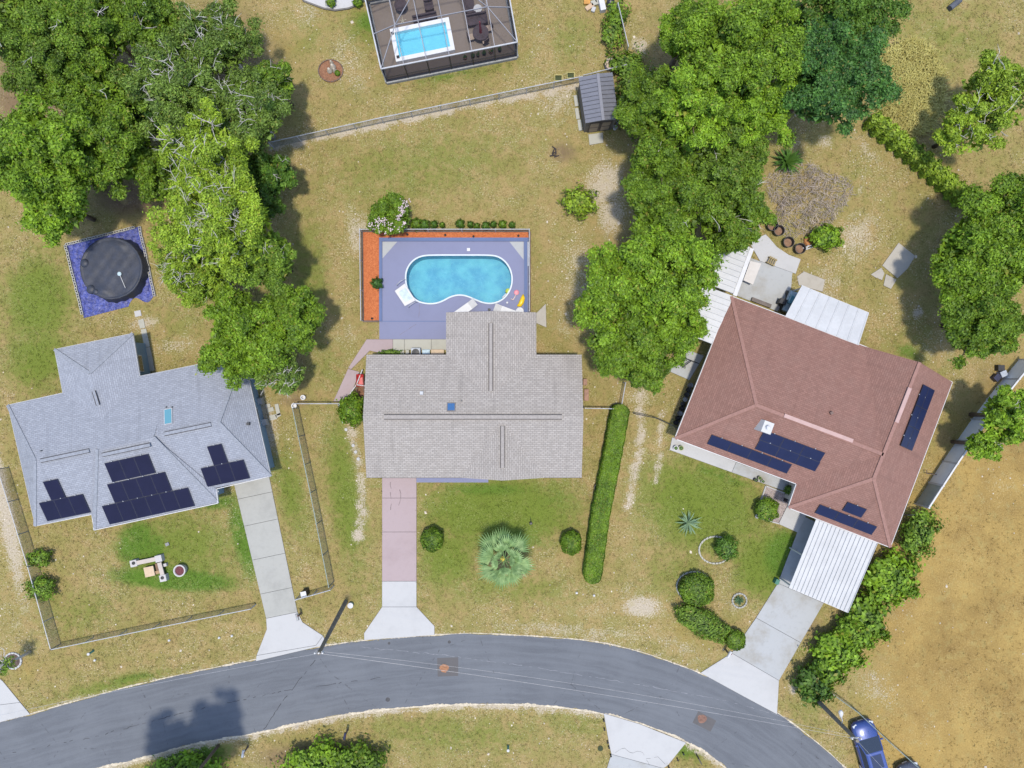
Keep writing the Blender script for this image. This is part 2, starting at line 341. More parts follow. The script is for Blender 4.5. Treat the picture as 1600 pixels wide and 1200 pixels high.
# ------------------------------------------------------------------ road and paving
def road_mat():
    t = NT('road asphalt'); p = t.pos(); uv = t.n('ShaderNodeUVMap').outputs[0]
    st = t.n('ShaderNodeMapping', None, Vector=uv, Scale=(.12, 2.2, 1)).outputs[0]
    streak = t.noise(st, 1.3, 5, .6); big = t.noise(p, .25, 5, .6); mid = t.noise(p, 2.2, 5, .65); fine = t.noise(p, 42, 2, .8)
    c = t.mix(t.ramp(streak, .3, .7), (.066, .071, .082), (.092, .099, .112))
    c = t.mix(t.math('MULTIPLY', t.ramp(big, .4, .7), .5), c, (.112, .119, .132))
    c = t.mix(t.math('MULTIPLY', t.ramp(mid, .55, .75), .35), c, (.052, .056, .064))
    c = t.mix(t.math('MULTIPLY', t.ramp(fine, .35, .75), .5), c, (.13, .135, .145))
    ck = t.n('ShaderNodeTexVoronoi', {'feature': 'DISTANCE_TO_EDGE'}, Vector=t.mix(.06, p, t.n('ShaderNodeTexNoise', None, Vector=p, Scale=1.4).outputs[1]), Scale=.16).outputs[0]
    c = t.mix(t.math('MULTIPLY', t.ramp(ck, .006, .001), t.math('MULTIPLY', t.ramp(mid, .5, .6), .55)), c, (.028, .028, .03))
    t.set(Base_Color=c, Roughness=.88); t.bump(fine, .25, .01); return t.m
ROADM = road_mat()
def catmull(pts, step):
    out = []
    for i in range(len(pts) - 1):
        p0, p1, p2, p3 = (Vector(pts[max(0, min(len(pts) - 1, j))]) for j in (i - 1, i, i + 1, i + 2))
        n = max(1, int((p2 - p1).length / step))
        for k in range(n):
            t = k / n
            out.append(.5 * ((2 * p1) + (p2 - p0) * t + (2 * p0 - 5 * p1 + 4 * p2 - p3) * t * t + (3 * p1 - p0 - 3 * p2 + p3) * t ** 3))
    out.append(Vector(pts[-1])); return out
def resample(pts, n):
    L = [0]
    for a, b in zip(pts[:-1], pts[1:]): L.append(L[-1] + (b - a).length)
    out = []; j = 0
    for k in range(n):
        d = L[-1] * k / (n - 1)
        while j < len(L) - 2 and L[j + 1] < d: j += 1
        f = (d - L[j]) / max(1e-9, L[j + 1] - L[j]); out.append(pts[j].lerp(pts[j + 1], f))
    return out
n_road = 230
en = resample(catmull([P2(*p) for p in ROAD_N], 1), n_road); es = resample(catmull([P2(*p) for p in ROAD_S], 1), n_road)
jit = lambda k, a: Vector((0, a * (math.sin(k * 1.7) * .3 + math.sin(k * .61 + 1) * .4 + random.uniform(-.6, .6))))
V = []; F = []; UV = []
ROWS = 5
for k in range(n_road):
    nrm_ = [Vector((-d.y, d.x)) for d in ((e[min(k + 1, n_road - 1)] - e[max(k - 1, 0)]).normalized() for e in (en, es))]
    a, b = en[k] + nrm_[0] * jit(k, .08).y, es[k] + nrm_[1] * jit(k + 9, .10).y
    for r in range(ROWS):
        q = a.lerp(b, r / (ROWS - 1)); V.append((q.x, q.y, .014)); UV.append((k * .46, r / (ROWS - 1) * 5.5))
for k in range(n_road - 1):
    for r in range(ROWS - 1):
        i = k * ROWS + r; F.append((i, i + ROWS, i + ROWS + 1, i + 1)[::-1])
me = np_mesh('road', V, F); uvl = me.uv_layers.new(name='UVMap')
li = np.zeros(len(me.loops), np.int32); me.loops.foreach_get('vertex_index', li)
uvl.data.foreach_set('uv', np.array(UV, np.float32)[li].ravel())
road = structure(link('road', me, ROADM))
ROADPOLY = [tuple(p) for p in en] + [tuple(p) for p in es[::-1]]; PAVED.append(ROADPOLY)
# pale sand washed along the road edges
def edge_sand(name, line, off, w, seed):
    rs = random.Random(seed); V = []; F = []
    for k, p in enumerate(line):
        t = (line[min(k + 1, len(line) - 1)] - line[max(k - 1, 0)]).normalized(); n = Vector((-t.y, t.x))
        ww = w * (.35 + .65 * abs(math.sin(k * .13 + seed) * math.sin(k * .047 + 2 * seed))) * rs.uniform(.6, 1.3)
        a = p + n * (off + ww); b = p + n * (off - ww * rs.uniform(.3, 1.0))
        V += [(a.x, a.y, .0195), (b.x, b.y, .0195)]
    for k in range(len(line) - 1): F.append((2 * k + 1, 2 * k + 3, 2 * k + 2, 2 * k))
    o = link(name, np_mesh(name, V, F), plain('edge sand', (.40, .345, .26), .95, var=.35, scale=3)); o['kind'] = 'structure'
edge_sand('sandy_road_shoulder', resample(es, 900), -.05, .16, 3)
edge_sand('sandy_road_shoulder', resample(en, 900), .04, .08, 5)
WHITE_C = concrete('new white concrete', (.338, .332, .325), .3, .45)
PINK_C = concrete('pink stained concrete', (.275, .215, .215), .4, .5, (.21, .155, .15))
GREY_C = concrete('weathered grey concrete', (.27, .265, .24), .6, .4)
PALE_C = concrete('pale mottled concrete', (.285, .29, .29), .8, .5, (.20, .18, .145))
BEIGE_C = concrete('beige weathered concrete', (.30, .275, .235), .6, .9, (.21, .185, .15))
LAV = concrete('lavender deck paint', (.150, .158, .240), .22, .3)
BLUEGREY = concrete('blue grey deck paint', (.085, .115, .21), .25, .6)
CREAM_C = concrete('cream concrete', (.30, .29, .245), .4, .7)
DARKJ = plain('joint filler', (.07, .06, .05), .95)
def slabs(name, polys, z=.05, gap=.012):
    """a paved surface: dark bed with separate slabs as children"""
    root = None
    allp = [P(*p) for poly, _ in polys for p in poly]
    c = Vector((sum(p.x for p in allp) / len(allp), sum(p.y for p in allp) / len(allp), 0))
    bed = MB()
    for poly, m in polys:
        w = [P2(*p) for p in poly]; PAVED.append(w); bed.prism(offset_poly(w, -.004), .004 if False else -.05, z - .03)
    root = structure(bed.build(name, DARKJ))
    for poly, m in polys:
        w = offset_poly([P2(*p) for p in poly], gap)
        MB().prism(w, z - .029, z + random.uniform(-.002, .002)).build('slab', m, root, bevel=.006)
    return root
L0, L1, R0, R1 = Vector((366, 757)), Vector((416, 966)), Vector((421, 745)), Vector((465, 956))
ys = [757, 780, 822, 875, 928, 966]
fr = [(y - 757) / (966 - 757) for y in ys]
dp = []
for a, b in zip(fr[:-1], fr[1:]):
    dp.append(([tuple(L0.lerp(L1, a)), tuple(R0.lerp(R1, a)), tuple(R0.lerp(R1, b)), tuple(L0.lerp(L1, b))], GREY_C))
dp.append(([(416, 966), (465, 956), (473, 972), (505, 993), (494, 1008), (401, 1024), (417, 983)], WHITE_C))
dp.append(([(401, 1024), (494, 1008), (505, 993), (511, 1007), (400, 1033)], WHITE_C))
slabs('driveway', dp)
slabs('driveway', [([(597, 746), (651, 746), (651, 778), (597, 778)], PINK_C), ([(597, 778), (651, 778), (651, 831), (597, 831)], PINK_C), ([(597, 831), (651, 831), (651, 908), (597, 908)], PINK_C),
                   ([(597, 908), (651, 908), (651, 948), (597, 948)], WHITE_C), ([(597, 948), (651, 948), (679, 978), (679, 992), (569, 1000), (569, 989)], WHITE_C)])
slabs('driveway', [([(1255, 806), (1347, 850), (1287, 942), (1215, 911)], PALE_C), ([(1215, 911), (1287, 942), (1251, 1004), (1181, 965)], PALE_C), ([(1181, 965), (1251, 1004), (1217, 1063), (1143, 1020)], PALE_C),
                   ([(1143, 1020), (1217, 1063), (1214, 1116), (1160, 1087), (1094, 1051)], WHITE_C)])
slabs('driveway', [([(943, 1114), (1000, 1131), (1072, 1160), (1043, 1196), (1036, 1200), (955, 1178), (952, 1165)], WHITE_C), ([(955, 1178), (1036, 1200), (1020, 1260), (940, 1260), (948, 1200)], PALE_C)])
slabs('driveway', [([(-70, 1040), (0, 1060), (5, 1064), (32, 1097), (-70, 1110)], WHITE_C), ([(-70, 1110), (32, 1097), (48, 1116), (-70, 1146)], WHITE_C)])
slabs('front_walkway', [([(1050, 683), (1150, 722), (1143, 738), (1046, 703)], WHITE_C), ([(1150, 722), (1240, 755), (1236, 771), (1143, 738)], PALE_C)], .06)
slabs('front_walkway', [([(1217, 819), (1233, 786), (1262, 800), (1246, 832)], WHITE_C)], .06)
slabs('side_patio', [([(1038, 577), (1070, 545), (1100, 556), (1077, 594)], PALE_C)], .05)
slabs('back_patio', [([(1170, 378), (1196, 366), (1202, 372), (1214, 386), (1232, 398), (1251, 405), (1243, 428), (1187, 408)], WHITE_C), ([(1150, 395), (1187, 408), (1238, 426), (1236, 450), (1215, 487), (1140, 458)], PALE_C)], .05)
slabs('concrete_pad', [([(1245, 432), (1256, 424), (1289, 437), (1285, 456), (1248, 446)], BEIGE_C)], .04)
slabs('concrete_pad', [([(1404, 379), (1430, 400), (1418, 420), (1402, 435), (1378, 415)], BEIGE_C), ([(1377, 418), (1382, 427), (1378, 438), (1368, 434), (1360, 429)], BEIGE_C), ([(1384, 428), (1401, 437), (1392, 452), (1380, 446)], BEIGE_C)], .03)
slabs('garden_path', [([(573, 530), (614, 530), (614, 545), (600, 553), (578, 548), (549, 577), (544, 575)], PINK_C), ([(544, 576), (562, 581), (545, 627), (521, 627)], PINK_C)], .05)
slabs('garden_path', [([(614, 530), (632, 530), (632, 556), (614, 556)], CREAM_C), ([(632, 530), (674, 530), (674, 547), (632, 547)], CREAM_C), ([(674, 530), (698, 530), (698, 547), (674, 547)], CREAM_C)], .05)
slabs('concrete_pad', [([(838, 489), (853, 474), (854, 512), (838, 505)], BEIGE_C)], .03)
slabs('concrete_pad', [([(919, 210), (942, 207), (943, 223), (921, 227)], CREAM_C)], .03)
# road repairs
for i, (pts, blob) in enumerate((([(683, 1028), (716, 1027), (716, 1056), (684, 1057)], (694, 1044)), ([(1091, 1111), (1119, 1126), (1110, 1143), (1082, 1129)], (1097, 1123)))):
    pr = structure(MB().prism([P2(*p) for p in pts], -.02, .018).build('road_patch', concrete('asphalt repair', (.075, .07, .07), .5, 1.2)))
    b = P(*blob); ring = []
    for k in range(26):
        a = k / 26 * 6.283; r = .36 * (1 + .06 * math.sin(3 * a + i) + random.uniform(-.07, .07)); ring.append((b.x + r * math.cos(a), b.y + r * math.sin(a) * .9))
    MB().prism(ring, .012, .022).build('rust_stain', plain('orange clay', (.24, .115, .06), .95, var=.35, scale=6) if i == 0 else plain('brown clay', (.155, .085, .062), .95, var=.3, scale=6), pr)
for (px, py, r) in ((606, 1093, .17), (702, 1003, .12), (608, 1005, .1)):
    c = P(px, py); MB().lathe((c.x, c.y, 0), [(r, 0), (r, .02), (r * .8, .024)], 16).build('valve_cover', plain('black iron', (.03, .03, .035), .6), None,
        'small dark round valve cover set in asphalt ' + {606: 'near the southern road edge', 702: 'below the orange-stained patch and pink driveway', 608: 'beside the pink driveway apron'}[px], 'cover')

# ------------------------------------------------------------------ houses
def roof_mesh(name, verts, faces, mat, parent, thick=.1):
    """verts: place points; faces get uv courses that run level along each slope"""
    bm = bmesh.new(); o0 = wloc(parent)
    bv = [bm.verts.new(Vector(v) - o0) for v in verts]
    for f in faces:
        try: bf = bm.faces.new([bv[i] for i in f])
        except ValueError: continue
        bf.normal_update()
        if bf.normal.z < 0: bf.normal_flip()
    uvl = bm.loops.layers.uv.new('UVMap')
    for f in bm.faces:
        n = f.normal; u = Vector((0, 0, 1)).cross(n)
        u = u.normalized() if u.length > 1e-3 else Vector((1, 0, 0)); v = n.cross(u)
        for l in f.loops: l[uvl].uv = (l.vert.co.dot(u), l.vert.co.dot(v))
    me = bpy.data.meshes.new(name); bm.to_mesh(me); bm.free()
    o = link(name, me, mat, parent); s = o.modifiers.new('thickness', 'SOLIDIFY'); s.thickness = thick; s.offset = -1
    return o
def seg_box(mb, a, b, w, h, lift=0):
    a, b = Vector(a), Vector(b); d = b - a; L = d.length
    x = d / L; y = Vector((0, 0, 1)).cross(x).normalized(); z = x.cross(y)
    c = (a + b) / 2 + z * lift
    vs = [c + x * sx * L / 2 + y * sy * w / 2 + z * sz * h / 2 for sz in (-1, 1) for sx, sy in ((-1, -1), (1, -1), (1, 1), (-1, 1))]
    return mb.add(vs, [(3, 2, 1, 0), (4, 5, 6, 7), (0, 1, 5, 4), (1, 2, 6, 5), (2, 3, 7, 6), (3, 0, 4, 7)])
class Plane:
    def __init__(s, a, b, c):
        s.o = Vector(a); s.n = (Vector(b) - s.o).cross(Vector(c) - s.o).normalized()
        if s.n.z < 0: s.n = -s.n
        s.u = Vector((0, 0, 1)).cross(s.n).normalized(); s.v = s.n.cross(s.u)   # u level, v upslope
    def hit(s, px, py):
        c = Vector((0, 0, H)); d = P(px, py) - c; return c + d * ((s.o - c).dot(s.n) / d.dot(s.n))
    def quad(s, mb, c, w, h, t, lift=0, u=None):
        """a slab of w (level) x h (upslope) lying on the slope, centre c"""
        x = s.u if u is None else u; y = s.n.cross(x); c = c + s.n * (lift + t / 2)
        vs = [c + x * sx * w / 2 + y * sy * h / 2 + s.n * sz * t / 2 for sz in (-1, 1) for sx, sy in ((-1, -1), (1, -1), (1, 1), (-1, 1))]
        return mb.add(vs, [(3, 2, 1, 0), (4, 5, 6, 7), (0, 1, 5, 4), (1, 2, 6, 5), (2, 3, 7, 6), (3, 0, 4, 7)])
def glass_mat(name, c, rough=.08):
    if name in MATS: return MATS[name]
    t = NT(name); t.set(Base_Color=c, Roughness=rough); t.b.inputs['Specular IOR Level'].default_value = .8; t.b.inputs['Coat Weight'].default_value = .5; MATS[name] = t.m; return t.m
WINDOW = glass_mat('window glass', (.03, .04, .05))
WHITEP = plain('white paint', (.42, .415, .415), .5, var=.08)
WHITEM = plain('white metal', (.355, .357, .36), .45, 0, var=.08, scale=1)
ALU = plain('aluminium', (.33, .335, .35), .5, 0, var=.15)
BLACKP = plain('black plastic', (.018, .018, .02), .5, var=.3)
def opening(wallpoly, i, f, z0, z1, w, parent, kind, frame=WHITEP):
    """window or door on wall edge i at fraction f, standing 3 cm proud"""
    a, b = Vector(wallpoly[i]), Vector(wallpoly[(i + 1) % len(wallpoly)]); d = (b - a).normalized(); n = Vector((d.y, -d.x))
    c = a.lerp(b, f); rz = math.atan2(d.y, d.x); zc = (z0 + z1) / 2
    fr = MB().box((c.x + n.x * .012, c.y + n.y * .012, zc), (w, .07, z1 - z0), rz).build(kind, frame, parent)
    m = WINDOW if kind != 'door' else plain('door paint', (.25, .22, .2), .5)
    MB().box((c.x + n.x * .03, c.y + n.y * .03, zc), (w - .14, .06, z1 - z0 - .14), rz).build('pane' if kind != 'door' else 'door_panel', m, fr)
    return fr
def walls(poly, z1, mat, parent, inset=.5):
    w = offset_poly(poly, inset); MB().prism(w, 0, z1).build('wall', mat, parent); PAVED.append(poly); return w
def fascia(outline, z, mat, parent, h=.18, w=.09, name='gutter'):
    n = len(outline)
    for i in range(n):
        a, b = Vector((*outline[i], z)), Vector((*outline[(i + 1) % n], z))
        mb = MB(); seg_box(mb, a, b, w, h, -h * .5 - .015); mb.build(name, mat, parent)
def ridge_vent(pl_pts, w, mat, parent, edge, cross=0):
    """raised strip along a ridge with two dark slots"""
    a, b = Vector(pl_pts[0]), Vector(pl_pts[1])
    mb = MB(); seg_box(mb, a, b, w, .05, .05); v = mb.build('ridge_vent', mat, parent)
    d = (b - a).normalized(); y = Vector((0, 0, 1)).cross(d).normalized()
    for s in (-1, 1):
        mb = MB(); seg_box(mb, a + y * s * w * .5, b + y * s * w * .5, .045, .055, .052); mb.build('vent_slot', edge, v)
SH_C = shingle('beige grey shingles', (.225, .202, .182), (.335, .305, .278), (.115, .10, .09), (.265, .236, .21))
SH_L = shingle('silver blue shingles', (.185, .194, .222), (.275, .288, .325), (.13, .136, .158), (.215, .226, .258))
SH_R = shingle('terracotta brown shingles', (.158, .080, .062), (.235, .124, .098), (.122, .058, .044), (.20, .115, .092))
CAPC = plain('grey ridge cap', (.235, .212, .195), .9, var=.15, scale=6); CAPL = plain('silver ridge cap', (.19, .20, .225), .9, var=.2, scale=6)
SLOT = plain('dark slot', (.035, .03, .03), .8)

# --- the middle house
ze, zr = 2.6, 3.8
k6 = (H - ze) / H / S
xL, xR, yT, yB = (572.5 - 800) * k6, (909 - 800) * k6, (600 - 554) * k6, (600 - 746.5) * k6
ym = (yT + yB) / 2
wl, wr, yE, xw, zw = (697 - 800) * k6, (838 - 800) * k6, (600 - 488) * k6, 0, 3.45
xw = (wl + wr) / 2
fl, frr, zf = (720 - 800) * k6, (851 - 800) * k6, 3.7
xf = (fl + frr) / 2
slope = (zr - ze) / (yT - ym)
yw = yT - (zw - ze) / slope; yf = yB + (zf - ze) / slope
C = thing('house', 'low house with beige-grey shingle roof, kidney pool behind and pink driveway', 'house', ((xL + xR) / 2, ym, 0))
rv = [(xL, yT, ze), (xR, yT, ze), (xR, yB, ze), (xL, yB, ze), (xL, ym, zr), (xR, ym, zr),
      (wl, yE, ze), (wr, yE, ze), (wl, yT, ze), (wr, yT, ze), (xw, yE, zw), (xw, yw, zw),
      (fl, yB, ze), (frr, yB, ze), (xf, yB - .06, zf), (xf, yf, zf)]
roof = roof_mesh('roof', rv, [(0, 4, 5, 1, 9, 11, 8), (3, 12, 15, 13, 2, 5, 4), (6, 8, 11, 10), (7, 10, 11, 9), (12, 14, 15), (13, 15, 14)], SH_C, C)
out = [(xL, yB), (xR, yB), (xR, yT), (wr, yT), (wr, yE), (wl, yE), (wl, yT), (xL, yT)]
lav_wall = plain('pale lavender stucco', (.42, .40, .46), .85, var=.06)
wp = walls(out, ze - .12, lav_wall, C, .45)
def gable(a, b, c, d, mat, par):
    a, b, c, d = Vector(a), Vector(b), Vector(c), Vector(d)
    MB().add([a, b, c, a + d, b + d, c + d], [(0, 1, 2), (5, 4, 3), (0, 3, 4, 1), (1, 4, 5, 2), (2, 5, 3, 0)]).build('gable_wall', mat, par)
for x, s_ in ((xL + .45, 1), (xR - .45, -1)): gable((x, yB + .45, ze - .13), (x, yT - .45, ze - .13), (x, ym, zr - .2), (.1 * s_, 0, 0), lav_wall, C)
y = yE - .45; gable((wl + .45, y, ze - .13), (wr - .45, y, ze - .13), (xw, y, zw - .2), (0, -.1, 0), lav_wall, C)
y = yB + .45; gable((fl + .45, y, ze - .13), (frr - .45, y, ze - .13), (xf, y, zf - .25), (0, .1, 0), lav_wall, C)
for i, f, kind in ((0, .17, 'door'), (0, .42, 'door'), (0, .6, 'window'), (0, .83, 'window'), (1, .3, 'window'), (1, .7, 'window'), (2, .5, 'window'), (4, .3, 'door'), (4, .7, 'window'), (6, .4, 'window'), (6, .75, 'door'), (7, .35, 'window'), (7, .7, 'window')):
    opening(wp, i, f, 0.06 if kind == 'door' else .95, 2.1, 2.4 if (i, f) == (0, .17) else (.95 if kind == 'door' else 1.3), C, kind)
ridge_vent([(P(600, 650, zr).x, ym, zr), (P(878, 650, zr).x, ym, zr)], .32, CAPC, roof, SLOT)
ridge_vent([(xw, P(0, 505, zw).y, zw), (xw, P(0, 611, zw).y, zw)], .27, CAPC, roof, SLOT)
ridge_vent([(xf, P(0, 666, zf).y, zf), (xf, P(0, 731, zf).y, zf)], .27, CAPC, roof, SLOT)
pb = Plane((xL, yT, ze), (xR, yT, ze), (xL, ym, zr))
mb = MB(); pb.quad(mb, pb.hit(705, 636), .62, .62, .07); skl = mb.build('skylight', plain('skylight kerb', (.10, .10, .11), .5), roof)
mb = MB(); pb.quad(mb, pb.hit(705, 636), .5, .5, .03, .06); mb.build('pane', glass_mat('blue skylight', (.02, .08, .2)), skl)
mb = MB(); pb.quad(mb, pb.hit(659, 615), .24, .24, .22); mb.build('roof_vent', WHITEM, roof)
h = pb.hit(721, 626); MB().tube([h - Vector((0, 0, .05)), h + Vector((0, 0, .25))], .05, 8).build('vent_pipe', plain('lead pipe', (.08, .08, .08), .6), roof)
fascia([(xL, yB), (xR, yB)], ze, WHITEP, C, .16, .04, 'fascia')
for y0 in (yT, yB): pass
structure(MB().prism([P2(651, 741), P2(763, 741), P2(763, 753.5), P2(651, 753.5)], 0, .1).build('front_porch', LAV)); PAVED.append([P2(651, 741), P2(763, 741), P2(763, 754), P2(651, 754)])

# --- solar arrays
SOL = {}
def solar_mat(name, c):
    t = NT(name); p = t.pos()
    t.set(Base_Color=t.mix(t.noise(p, 1.2, 3), tuple(x * .8 for x in c), tuple(x * 1.25 for x in c)), Roughness=.3); t.b.inputs['Specular IOR Level'].default_value = .2; return t.m
SOLM = solar_mat('solar cells', (.009, .009, .026)); SOLB = solar_mat('blue solar cells', (.010, .014, .042))
SOLF = plain('panel frame', (.016, .016, .03), .4, 0)
def solar(label, plane, rows, pw, ph, mat, inset=.012, clips=False, udir=None):
    u = udir or plane.u; v = plane.n.cross(u)
    if u.x < 0 and udir is None: u = -u; v = -v          # u to the right
    if udir is None and v.z > 0: v = -v                  # v downslope
    first = plane.hit(*rows[0][0]); root = thing('solar_array', label, 'solar panel', first)
    for (px, py), n in rows:
        o = plane.hit(px, py) if px is not None else o + v * (ph * py)
        for i in range(n):
            c = o + u * (pw * (i + .5)) + v * (ph * .5)
            mb = MB(); plane.quad(mb, c, pw - inset, ph - inset, .045, .07, u); f = mb.build('solar_panel', SOLF, root)
            mb = MB(); plane.quad(mb, c, pw - .07, ph - .07, .012, .106, u); mb.build('cell_sheet', mat, f)
            if clips or True:
                e = o + u * (pw * (i + .5)) + v * (-.03)
                mb = MB(); plane.quad(mb, e, .06, .05, .05, .07, u); mb.build('clamp', ALU, f)
    return root

# --- the silver-roofed house on the left
z = 2.6
LV = dict(A=(85, 546, z), B=(207, 521, z), W1=(140, 583, 3.5), W2=(158, 656, 3.5), C=(218, 588, z), V=(98, 614, z), L=(12, 633, z), LB=(55, 822, z), J1=(143, 804, z), J2=(148, 828, 2.5), J3=(341, 786, 2.5), J4=(338, 764, z),
          RB=(423, 744, z), RT=(380, 555, z), AL=(55, 719, 4.2), AR=(342, 660, 4.2), F1=(152, 702, 4.32), F2=(240, 683, 4.32), B1=(150, 682, 3.92), B2=(246, 662, 3.92))
K = list(LV); idx = {k: i for i, k in enumerate(K)}; W = {k: P(*v) for k, v in LV.items()}
LH = thing('house', 'house with silver-blue shingle hip roof carrying three dark solar arrays', 'house', (sum(w.x for w in W.values()) / len(W), sum(w.y for w in W.values()) / len(W), 0))
fs = [('RT', 'AR', 'AL', 'L', 'V', 'W2', 'C'), ('L', 'AL', 'LB'), ('LB', 'AL', 'AR', 'RB'), ('RB', 'AR', 'RT'), ('A', 'W1', 'W2', 'V'), ('A', 'B', 'W1'), ('B', 'C', 'W2', 'W1'), ('F1', 'J1', 'J2'), ('J2', 'J3', 'F2', 'F1'), ('F2', 'J3', 'J4'), ('F1', 'F2', 'B2', 'B1')]
lroof = roof_mesh('roof', [W[k] for k in K], [tuple(idx[k] for k in f) for f in fs], SH_L, LH)
ring = ['LB', 'J1', 'J2', 'J3', 'J4', 'RB', 'RT', 'C', 'B', 'A', 'V', 'L']
lout = [(W[k].x, W[k].y) for k in ring]
fascia(lout, 2.6, WHITEP, LH, .15, .05, 'gutter')
for a_, b_ in (('L', 'AL'), ('LB', 'AL'), ('RB', 'AR'), ('RT', 'AR'), ('A', 'W1'), ('B', 'W1'), ('J2', 'F1'), ('J3', 'F2')):
    mb = MB(); seg_box(mb, W[a_], W[b_], .22, .05, .012); mb.build('hip_cap', CAPL, lroof)
teal = plain('blue grey siding', (.16, .23, .29), .8, var=.08)
wout = [P2(*LV[k][:2], 2.6) for k in ('LB', 'RB', 'RT', 'C', 'B', 'A', 'V', 'L')]
wp = walls(wout, 2.48, teal, LH, .5); PAVED.append([P2(148, 828), P2(341, 786), P2(338, 764), P2(143, 804)])
for i in range(8): opening(wp, i, .5, .95, 2.1, 1.3, LH, 'window')
opening(wp, 0, .82, .05, 2.1, 4.2, LH, 'door')
wj = offset_poly([P2(143, 800, 2.4), P2(148, 826, 2.4), P2(339, 784, 2.4), P2(336, 758, 2.4)], .4); MB().prism(wj, 0, 2.3).build('wall', teal, LH)
MB().tube([P(340, 768, 0), P(340, 768, 2.45)], .07, 8).build('porch_post', WHITEP, LH)
pf = Plane(W['LB'], W['AL'], W['AR']); pc = Plane(W['J2'], W['J3'], W['F2']); pk = Plane(W['L'], W['AL'], W['AR'])
def rv_px(plane_z, a, b, w, mat, par): ridge_vent([P(*a, plane_z), P(*b, plane_z)], w, mat, par, SLOT)
rv_px(4.21, (64, 720), (140, 704), .27, CAPL, lroof); rv_px(4.33, (160, 711), (235, 695), .27, CAPL, lroof); rv_px(4.21, (257, 678), (330, 663), .27, CAPL, lroof); rv_px(3.51, (147, 611), (154, 633), .24, CAPL, lroof)
mb = MB(); pk.quad(mb, pk.hit(263.5, 651), .6, 1.2, .08); skl = mb.build('skylight', ALU, lroof)
mb = MB(); pk.quad(mb, pk.hit(263.5, 651), .5, 1.08, .03, .07); mb.build('pane', glass_mat('teal skylight', (.08, .22, .27)), skl)
for a in ((261, 636), (270, 636), (66, 704)):
    h = pk.hit(*a); MB().tube([h - Vector((0, 0, .05)), h + Vector((0, 0, .22))], .045, 8).build('vent_pipe', plain('lead pipe', (.08, .08, .08), .6), lroof)
ph_ = Plane(W['RB'], W['AR'], W['RT']); h = ph_.hit(389, 662); MB().box(h + Vector((0, 0, .1)), (.2, .2, .25)).build('roof_vent', BLACKP, lroof)
solar('small dark solar array of four panels at left end of silver roof', pf, [((68, 752), 1), ((62, 785), 3)], 1.09, 1.55, SOLM)
solar('large stepped dark solar array of thirteen panels at middle of silver roof', pc, [((164, 723), 3), ((168, 756), 4), ((160, 790), 6)], 1.08, 1.55, SOLM)
solar('dark solar array of four panels nearest the driveway on silver roof', pf, [((324, 697), 1), ((314, 731), 3)], 1.07, 1.55, SOLM)

# --- the terracotta-roofed house on the right
z = 2.7; zt = 4.5
RV = dict(TL=(1143, 463, z), BL=(1055, 685, z), N1=(1245, 756, z), N2=(1232, 793, z), B1=(1391, 855, z), TR=(1488, 597, z), G=(1437, 566, zt), T2=(1350, 541, z), R1=(1182, 633, zt), R2=(1380, 710, zt), R3=(1365, 748, zt))
K = list(RV); idx = {k: i for i, k in enumerate(K)}; W = {k: P(*v) for k, v in RV.items()}
RH = thing('house', 'turned house with terracotta-brown hip roof and white metal carport', 'house', (W['R2'].x, W['R2'].y, 0))
fs = [('TL', 'R1', 'R2', 'T2'), ('TL', 'BL', 'R1'), ('BL', 'N1', 'R2', 'R1'), ('T2', 'R2', 'G'), ('N1', 'N2', 'R3', 'R2'), ('N2', 'B1', 'R3'), ('B1', 'TR', 'G', 'R2', 'R3')]
rroof = roof_mesh('roof', [W[k] for k in K], [tuple(idx[k] for k in f) for f in fs], SH_R, RH)
ring = ['BL', 'N1', 'N2', 'B1', 'TR', 'T2', 'TL']; rout = [(W[k].x, W[k].y) for k in ring]
fascia(rout, 2.7, WHITEP, RH, .16, .10)
cream = plain('cream stucco', (.42, .38, .32), .85, var=.08)
wp = walls(rout, 2.55, cream, RH, .55)
for i, f, k in ((0, .2, 'window'), (0, .5, 'window'), (0, .8, 'door'), (2, .25, 'window'), (2, .7, 'door'), (3, .3, 'window'), (3, .7, 'window'), (4, .5, 'window'), (5, .3, 'window'), (5, .7, 'door'), (6, .3, 'window'), (6, .6, 'window')):
    opening(wp, i, f, .05 if k == 'door' else .95, 2.15, 1.0 if k == 'door' else 1.4, RH, k)
a, b, g = W['T2'], W['TR'], W['G']; d = Vector((.25, -.5, 0)) * 0 + (W['R2'] - W['G']).normalized() * .4
MB().add([a + d - Vector((0, 0, .15)), b + d - Vector((0, 0, .15)), g + d - Vector((0, 0, .14)), a + d * 1.4 - Vector((0, 0, .15)), b + d * 1.4 - Vector((0, 0, .15)), g + d * 1.4 - Vector((0, 0, .14))], [(0, 1, 2), (5, 4, 3), (0, 3, 4, 1), (1, 4, 5, 2), (2, 5, 3, 0)]).build('gable_wall', cream, RH)
def hip_caps(W, pairs, m, par):
    for a, b in pairs:
        mb = MB(); seg_box(mb, W[a], W[b], .24, .05, .012); mb.build('hip_cap', m, par)
hip_caps(W, [('TL', 'R1'), ('BL', 'R1'), ('R1', 'R2'), ('G', 'R3'), ('N2', 'R3'), ('B1', 'R3')], plain('terracotta cap', (.215, .118, .096), .9, var=.15, scale=6), rroof)
PINKV = plain('pale pink ridge vent', (.33, .215, .195), .6, var=.08)
for a, b in (((1225, 649), (1332, 689)), ((1421, 606), (1400, 660))):
    mb = MB(); seg_box(mb, P(*a, zt + .01), P(*b, zt + .01), .27, .08, .05); mb.build('ridge_vent', PINKV, rroof)
rf = Plane(W['BL'], W['N1'], W['R1']); rr = Plane(W['B1'], W['TR'], W['G']); rh = Plane(W['N2'], W['B1'], W['R3']); rbk = Plane(W['TL'], W['R1'], W['R2'])
